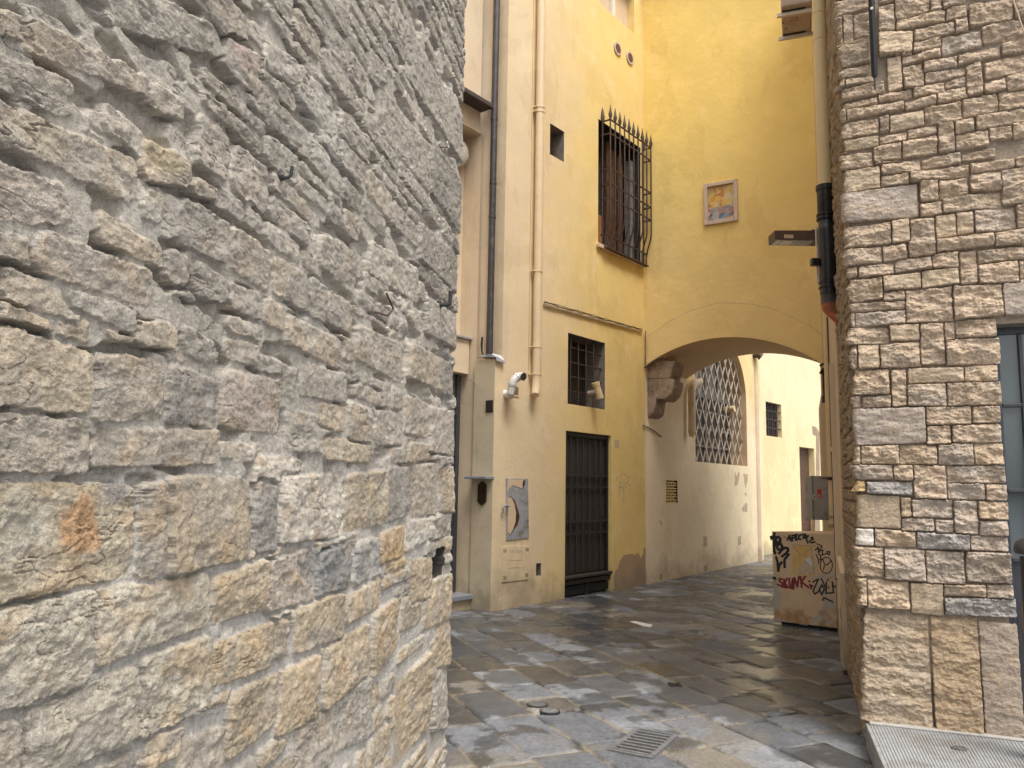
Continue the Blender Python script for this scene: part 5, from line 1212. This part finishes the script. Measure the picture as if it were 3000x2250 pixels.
# ---------------------------------------------------------------- graffiti cabinet
c0 = gnd(2455, 1850)[:2]; c1 = gnd(2270, 1828)[:2]
FQ = Fr(c0, c1 - c0); 
if FQ.n.dot(-FQ.o) < 0: FQ.n = -FQ.n
wQ = float(np.linalg.norm(c1 - c0)); zq = FQ.px(2256, 1557)[1]; zq0 = FQ.px(2270, 1822)[1] + .015
wtop = FQ.px(2255, 1557)[0]
t = thing('utility_cabinet', 'ochre metal utility cabinet covered in black and red graffiti', 'cabinet', FQ.P(wQ / 2, 0, 0))
bq = FK.P(FK.coords(FQ.P(0, 0))[0] + .95, 0, -.02)
b = MB(); b.hprism([FQ.P(-.03, 0)[:2], FQ.P(wQ, 0)[:2], FQ.P(wQ, 0, -.12)[:2], bq[:2]], zq0 + .02, zq); body = b.build('body', M['cabinet'], t, bevel=.006)
b = MB(); b.box(FQ, .0, wQ + .0, zq0, zq + .004, .0, .022); b.build('door', M['cabinet'], t, bevel=.003)
b = MB(); b.hprism([FQ.P(-.03, 0, -.06)[:2], FQ.P(wQ - .06, 0, -.06)[:2], FQ.P(wQ - .06, 0, -.14)[:2], bq[:2]], -.02, zq0 + .03); b.build('plinth', M['black'], t)
b = MB(); b.tube([FQ.P(wQ * .6, .035, -.02), FQ.P(wQ * .48, .03, -.02)], .01, 6); b.build('rail', M['tape'], t)
def g7(x, y): return FQ.px(2200 + x * .30143, 1400 + y * .30143, .023)
n1 = .0222
def strokes(name, mat, lst, w, n=n1):
    b = MB()
    for k, st in enumerate(lst): b.ribbon(FQ, [g7(*q_) for q_ in st], w, n, n + .0009 + .0001 * k)
    return b.build(name, M[mat], t)
MB().prism(FQ, [g7(405, 655), g7(592, 662), g7(612, 945), g7(408, 938)], n1, n1 + .0012).build('faded_poster', M['posteryellow'], t)
MB().prism(FQ, [g7(555, 755), g7(598, 800), g7(606, 935), g7(430, 928)], n1 + .0012, n1 + .0022).build('torn_poster', M['frame'], t)
MB().prism(FQ, [g7(560, 760), g7(596, 800), g7(603, 870), g7(520, 795)], n1 + .0022, n1 + .003).build('torn_poster', M['white'], t)
strokes('pencil_lines', 'inkgrey', [[(400, 652), (592, 660), (612, 945)], [(410, 665), (490, 750)], [(585, 680), (505, 760)]], .006, n1 + .003)
strokes('black_tag', 'inkblack', [[(228, 535), (225, 600), (222, 660), (228, 705)], [(240, 605), (250, 578), (266, 572), (284, 590), (285, 615), (262, 630), (243, 622), (240, 605)], [(222, 660), (250, 640), (290, 640), (305, 670), (290, 700), (262, 695), (250, 665), (270, 645)], [(272, 735), (300, 700), (330, 680), (358, 685), (362, 705), (340, 735), (300, 765)], [(245, 770), (258, 820), (266, 905), (275, 850), (300, 820)], [(325, 800), (328, 870)], [(330, 790), (368, 742)]], .031)
strokes('black_tag', 'inkblack', [[(190, 570), (198, 600)], [(202, 565), (210, 590)], [(222, 700), (242, 728)], [(218, 715), (238, 742)], [(352, 605), (376, 558), (385, 612)], [(356, 592), (394, 588)], [(400, 560), (402, 614)], [(398, 562), (425, 558), (430, 578), (402, 588)], [(440, 555), (440, 602)], [(430, 555), (452, 552)], [(430, 604), (452, 600)], [(484, 553), (464, 568), (463, 592), (486, 598)], [(496, 552), (530, 550), (506, 585), (548, 580)], [(530, 565), (560, 565)], [(538, 590), (555, 634)], [(568, 612), (590, 630), (622, 622)], [(586, 580), (592, 605)], [(598, 576), (604, 600)]], .021)
[strokes('black_tag', 'inkblack', q__, .011) for q__ in ([[(732 + 60 * math.cos(a), 850 + 78 * math.sin(a)) for a in np.linspace(0, 6.2832, 22)], [(700, 790), (712, 835), (740, 848), (775, 808)], [(716, 848), (704, 895)]],)]
strokes('black_tag', 'inkblack', [[(640, 640), (692, 662), (672, 700), (630, 690)], [(625, 705), (655, 670), (662, 745)], [(650, 720), (700, 700), (690, 750), (735, 735), (762, 745), (768, 718), (742, 715), (745, 740)], [(632, 745), (655, 790), (658, 830)], [(680, 760), (672, 800), (690, 790)], [(668, 742), (676, 758)]], .013)
strokes('black_tag', 'inkblack', [[(600, 1012), (655, 985), (605, 1100), (620, 1130), (665, 1098)], [(665, 1085), (690, 1040), (715, 1080), (688, 1135), (665, 1085)], [(680, 980), (700, 1010), (722, 1060)], [(735, 1010), (728, 1122), (802, 1116), (790, 1010), (802, 1060), (828, 1052)], [(745, 985), (754, 996)], [(752, 1060), (756, 1070)], [(695, 1190), (710, 1165), (795, 1205)]], .017)
strokes('red_tag', 'inkred', [[(302, 985), (278, 980), (276, 1005), (306, 1025), (302, 1052), (278, 1045)], [(320, 985), (326, 1068)], [(352, 978), (325, 1025), (362, 1062)], [(372, 975), (376, 1040), (395, 1060), (406, 978)], [(412, 1076), (424, 972), (452, 1058), (466, 958)], [(482, 960), (494, 1065)], [(528, 958), (490, 1010), (562, 1066)], [(258, 1035), (266, 1040)], [(564, 1004), (572, 1008)], [(570, 1040), (600, 1052)], [(582, 1045), (586, 1078)], [(298, 1052), (330, 1066), (360, 1062), (410, 1078)]], .024)
strokes('red_dots', 'inkred', [[(320, 575), (324, 578)], [(334, 574), (338, 577)], [(612, 658), (615, 662)], [(775, 968), (777, 972)]], .012)
b = MB(); e0 = g7(215, 960); e1 = g7(246, 985); b.box(FQ, min(e0[0], e1[0]), max(e0[0], e1[0]), min(e0[1], e1[1]), max(e0[1], e1[1]), .022, .05); b.build('lock', M['darkiron'], t, bevel=.004)
# ================================================================== END BUILDING behind the arch
tD = thing('plaster_building', 'pale yellow plastered building closing the alley seen through the arch', 'building', (FC.o[0], FC.o[1], 0))
hw = (FC.px(2245, 1270)[0], FC.px(2291, 1270)[0], FC.px(2245, 1276)[1], FC.px(2245, 1176)[1])
hd = (FC.px(2344, 1400)[0], FC.px(2388, 1400)[0], -.05, FC.px(2344, 1309)[1])
b = MB(); wall_holes(b, FC, -3, 9, -.05, 7.6, [hw, hd]); reveal(b, FC, hw, .12); reveal(b, FC, hd, .17); b.build('wall', M['end'], tD)
wo = MB().box(FC, hw[0], hw[1], hw[2], hw[3], -.18, -.12).build('window', M['dark'], tD)
b = MB(); wd = hw[1] - hw[0]; ht = hw[3] - hw[2]
for i in range(1, 4): b.box(FC, hw[0] + wd * i / 4 - .014, hw[0] + wd * i / 4 + .014, hw[2], hw[3], -.075, -.05)
for i in range(1, 4): b.box(FC, hw[0], hw[1], hw[2] + ht * i / 4 - .014, hw[2] + ht * i / 4 + .014, -.05, -.03)
b.build('grille', M['iron'], wo)
MB().box(FC, hd[0], hd[1], 0, hd[3], -.25, -.17).build('door', M['wood'], tD)
def c7(x, y): return FC.px(2200 + x * .2712, 1150 + y * .2712)
MB().prism(FC, [c7(660, 358), c7(705, 375), c7(738, 425), c7(742, 900), c7(745, 1530), c7(690, 1530), c7(700, 900), c7(703, 470), c7(668, 452)], -.01, .004).build('exposed_brick', M['brick'], tD)
MB().prism(FC, [c7(790, 1375), c7(832, 1375), c7(832, 1490), c7(790, 1490)], -.01, .006).build('poster', M['teal'], tD)
c = FC.px(2208, 1042); p9 = FB.P(LBC - .3, FB.px(2208, 1042)[1], 0)
t = thing('wall_bracket', 'small dark round fitting high on the alley wall below the arch', 'fitting', p9)
MB().tube([FB.P(LBC - .45, p9[2], -.01), FB.P(LBC - .45, p9[2], .12), FB.P(LBC - .42, p9[2] - .05, .18)], [.05, .07, .09], 12).build('cup', M['iron'], t, True)
# ================================================================== PALE NEIGHBOUR (left of the yellow building)
def pn(x, y, n=0.): return FN.px(x, y, n)
tN = thing('plaster_building', 'pale cream plastered building with tall door behind the left stone corner', 'building', FN.P(0, 0, 0))
eR = pn(1402, 800)[0]; zR = pn(1407, 390)[1]; eR2 = pn(1384, 1600)[0]
sEdge = (eR + eR2) / 2 if False else eR
hN = (sEdge, 2.2, .17, zR)
b = MB(); wall_holes(b, FN, -.02 if False else 0., 5.5, -.05, HT - .2, [hN]); reveal(b, FN, hN, .32); b.build('wall', M['cream'], tN)
b = MB(); b.box(FN, hN[0], hN[1], .17, zR, -.5, -.32); b.build('recess_back', M['cream'], tN)
b = MB(); b.box(FN, -.0, 5.5, HT - .2, HT - .05, -4, .3); b.build('roof', M['terracotta'], tN)
sn0 = FA.px(1431, 700, -.22)[0]
b = MB(); b.box(FA, sn0, sU + .01, zU, HT - .2, -.5, -.22); b.build('wall', M['cream'], tN)
# ledge / gutter strip
zg = pn(1430, 338)[1]
t = MB(); t.box(FN, -.02, 5.0, zg - .02, zg + .05, -.02, .22); t.box(FN, -.02, 2.0, zg + .05, zg + .08, -.02, .16); t.build('ledge', M['gutter'], tN, bevel=.01)
# overpanel box and lid
zb4 = pn(1370, 1000, -.2)[1]; zb5 = pn(1370, 1100, -.2)[1]
b = MB(); b.box(FN, hN[0] + .02, hN[1] - .1, zb5, zb4, -.32, -.12); b.build('shutter_box', M['cream'], tN, bevel=.006)
b = MB(); b.box(FN, hN[0] - .0, hN[1] - .1, zb4, zb4 + .03, -.32, -.08); b.build('shutter_box_lid', M['greymetal'], tN, bevel=.004)
# door
nD = -.22
dl = hN[0] + .06
do = MB(); do.box(FN, dl, dl + .075, .2, zb5 - .01, nD - .06, nD); do.box(FN, hN[1] - .08, hN[1] - .01, .2, zb5 - .01, nD - .06, nD)
zt6 = pn(1360, 1213, nD)[1]; do.box(FN, dl + .075, hN[1] - .08, zt6 - .035, zt6 + .035, nD - .06, nD - .001)
zp = pn(1350, 1655, nD)[1]; do.box(FN, dl + .12, hN[1] - .12, zp - .03, zp + .03, nD - .055, nD - .005); do.box(FN, dl + .078, dl + .12, .2, zt6 - .04, nD - .055, nD - .012)
do = do.build('door', M['darkframe'], tN, bevel=.004)
MB().box(FN, dl + .05, hN[1] - .05, zp, zb5 - .02, nD - .045, nD - .035).build('pane', M['doorglass'], do)
MB().box(FN, dl + .05, hN[1] - .05, .2, zp, nD - .045, nD - .025).build('lower_panel', M['darkframe'], do)
MB().box(FN, sEdge - .12, 2.3, .13, .19, -.32, .06).build('doorstep', M['slate'], tN, bevel=.008)
MB().box(FN, sEdge - .09, 2.3, -.05, .13, -.32, .01).build('step_riser', M['cream'], tN)
# wall lamp
c = pn(1362, 440, -.1); 
t = thing('wall_lamp', 'white round bulkhead lamp in the recess above the tall door', 'lamp', FN.P(c[0] + .1, c[1], -.32))
lp = [FN.P(c[0] + .02, c[1], -.32), FN.P(c[0] + .02, c[1], -.22), FN.P(c[0] + .02, c[1], -.17), FN.P(c[0] + .02, c[1], -.13), FN.P(c[0] + .02, c[1], -.11)]
MB().tube(lp, [.20, .20, .185, .13, .04], 26).build('globe', M['lampwhite'], t, True)
MB().tube([FN.P(c[0] + .02, c[1], -.325), FN.P(c[0] + .02, c[1], -.29)], .215, 26).build('base', M['frame'], t, True)
# small hanging wire near lintel
# dark drainpipe on the strip between the two buildings
nP = -.15; sP = FA.px(1441, 700, nP)[0]
zbp = FA.px(1433, 1035, nP)[1]
t = thing('drainpipe', 'dark brown drainpipe in the corner between cream and beige buildings', 'drainpipe', FA.P(sP, zbp, nP))
MB().tube([FA.P(sP, zbp, nP), FA.P(sP, HT - .3, nP)], .046, 16).build('pipe', M['darkpipe'], t, True)
for y in (635, 535, 345):
    z = FA.px(1440, y, nP)[1]; MB().tube([FA.P(sP, z - .02, nP), FA.P(sP, z + .02, nP)], .051, 16).build('collar', M['darkpipe'], t, True)
# lead flashing where the pipe meets the wider lower wall
zf_ = zU
t = thing('lead_flashing', 'crumpled lead flashing at the foot of the dark drainpipe', 'flashing', FA.P(.1, zf_, -.1))
b = MB(); b.poly([FA.P(-.03, zf_ + .02, .03), FA.P(sU + .01, zf_ - .01, .04), FA.P(sU, zf_ + .07, -.02), FA.P(.05, zf_ + .10, -.14), FA.P(-.03, zf_ + .05, -.30)])
b.poly([FA.P(-.03, zf_ + .02, .03), FA.P(sU + .01, zf_ - .01, .04), FA.P(sU + .0, zf_ - .045, .045), FA.P(-.02, zf_ - .03, .035)])
o = b.build('sheet', M['platemetal'], t); mm_ = o.modifiers.new('s', 'SOLIDIFY'); mm_.thickness = .006
t = thing('cable', 'two ragged black cable ends beside the foot of the dark drainpipe', 'cable', FA.P(sP - .1, zbp, 0))
for k in range(2):
    x = 1411 + 12 * k; pts = [FN.P(*[pn(x + dx_, y, .12)[0], pn(x + dx_, y, .12)[1]], .12) for dx_, y in ((2, 988), (0, 1010), (1, 1030), (6, 1044), (18, 1046))]
    MB().tube(pts, [.016, .016, .010, .010, .008], 7).build('strand', M['black'], t, True)
# thin wire by the door head
t = thing('cable', 'short loose cream wire beside the head of the tall door', 'cable', FN.P(*pn(1369, 1108), .0))
MB().tube([FN.P(*pn(x, y), .012) for x, y in ((1369, 1108), (1378, 1113), (1390, 1124), (1397, 1122))], .007, 6).build('wire', M['rope'], t, True)
# ================================================================== RIGHT WALL FIXTURES
s_, z_ = FR.px(2564, 262, .05); s2_, z2_ = FR.px(2558, 0, .05)
t = thing('black_pole', 'black tapered rod hanging down the top of the right stone wall', 'rod', FR.P(s_, z_, .05))
zn = FR.px(2566, 228, .05)[1]
MB().tube([FR.P(s_, zn - .0, .055), FR.P(s_, zn + .02, .055), FR.P(s_, z2_ + 2.2, .055)], [.012, .0205, .0205], 14).build('rod', M['blackpipe'], t, True)
MB().tube([FR.P(s_, z_, .055), FR.P(s_, zn + .01, .055)], [.006, .008], 10).build('tip', M['darkpipe'], t, True)
z = FR.px(2561, 30, .05)[1]; MB().tube([FR.P(s_, z, .04), FR.P(s_, z, .085)], .010, 8).build('stud', M['acrail'], t, True)
a = [FR.px(x, y, .04) for x, y in ((2450, 136), (2480, 128), (2530, 112), (2541, 118), (2545, 132))]
t = thing('bent_wire', 'bent pale wire hooked over a stone beside the black rod', 'wire', FR.P(a[0][0], a[0][1], .03))
MB().tube([FR.P(q_[0], q_[1], .035) for q_ in a], .0042, 6).build('wire', M['rope'], t, True)
a = FR.px(2967, 0, .03); c = FR.px(3000, 98, .03); d_ = ((c[0] - a[0]), (c[1] - a[1]))
t = thing('cable', 'pale straight cable slanting across the top right stones', 'cable', FR.P(a[0], a[1], .03))
MB().tube([FR.P(a[0] - d_[0] * 2, a[1] - d_[1] * 2, .035), FR.P(a[0] + d_[0] * 3, a[1] + d_[1] * 3, .035)], .006, 6).build('cable', M['rope'], t, True)
# litter bin at the right edge
cb = at(3022, 1600, 4.55); bxx, byy = cb[0], cb[1]
zc3 = cb[2]
t = thing('litter_bin', 'black metal litter bin with domed lid cut by the right edge', 'bin', (bxx, byy, .156))
R_ = .088
MB().tube([(bxx, byy, .157), (bxx, byy, .19), (bxx, byy, .20), (bxx, byy, zc3 - .06)], [.07, .07, .062, .062], 28).build('body', M['black'], t, True)
b = MB(); b.tube([(bxx, byy, zc3 - .045), (bxx, byy, zc3 - .035), (bxx, byy, zc3 - .012), (bxx, byy, zc3 + .02), (bxx, byy, zc3 + .045), (bxx, byy, zc3 + .055)], [R_ * .9, R_, R_ * 1.02, R_ * .9, R_ * .55, .01], 30); b.build('lid', M['darkpipe'], t, True)
MB().tube([(bxx, byy, zc3 - .07), (bxx, byy, zc3 - .04)], .03, 12).build('neck', M['black'], t, True)
b = MB(); p_ = FR.px(2990, 1900, .02); b.box(FR, SJ + .075, SJ + .088, .45, .95, -.10, -.085); b.build('wooden_edge', M['wood'], tR)
# ================================================================== LIGHT
w = bpy.data.worlds.new('World'); scene.world = w; w.use_nodes = True; nt = w.node_tree
bg = nt.nodes['Background']; sky = nt.nodes.new('ShaderNodeTexSky'); sky.sky_type = 'NISHITA'; sky.sun_disc = False
SUN_EL, SUN_AZ = math.radians(63), math.radians(150)      # azimuth clockwise from +Y
sky.sun_elevation = SUN_EL; sky.sun_rotation = SUN_AZ; sky.dust_density = 4; sky.air_density = 1.2; sky.ozone_density = .6
hs_ = nt.nodes.new('ShaderNodeHueSaturation'); hs_.inputs['Saturation'].default_value = .22
nt.links.new(sky.outputs[0], hs_.inputs['Color']); nt.links.new(hs_.outputs[0], bg.inputs['Color']); bg.inputs['Strength'].default_value = .15
sd = bpy.data.lights.new('sun', 'SUN'); sd.energy = 1.3; sd.angle = math.radians(24); sd.color = (1, .955, .90)
so_ = bpy.data.objects.new('sun', sd); COL.objects.link(so_)
dirv = Vector((math.sin(SUN_AZ) * math.cos(SUN_EL), math.cos(SUN_AZ) * math.cos(SUN_EL), math.sin(SUN_EL)))
so_.rotation_euler = dirv.to_track_quat('Z', 'Y').to_euler(); so_.location = dirv * 30
# ================================================================== CAMERA
cd = bpy.data.cameras.new('camera'); cam = bpy.data.objects.new('camera', cd); COL.objects.link(cam)
cd.sensor_width = 36; cd.lens = F / 3000 * 36; cd.clip_start = .05; cd.clip_end = 300
m4 = Matrix.Identity(4)
for i in range(3):
    for j in range(3): m4[i][j] = R[i, j]
m4[0][3], m4[1][3], m4[2][3] = CAM
cam.matrix_world = m4; scene.camera = cam
vs = scene.view_settings; vs.view_transform = 'Standard'; vs.look = 'None'; vs.exposure = .95; vs.gamma = 1
scene.cycles.max_bounces = 10; scene.cycles.diffuse_bounces = 6
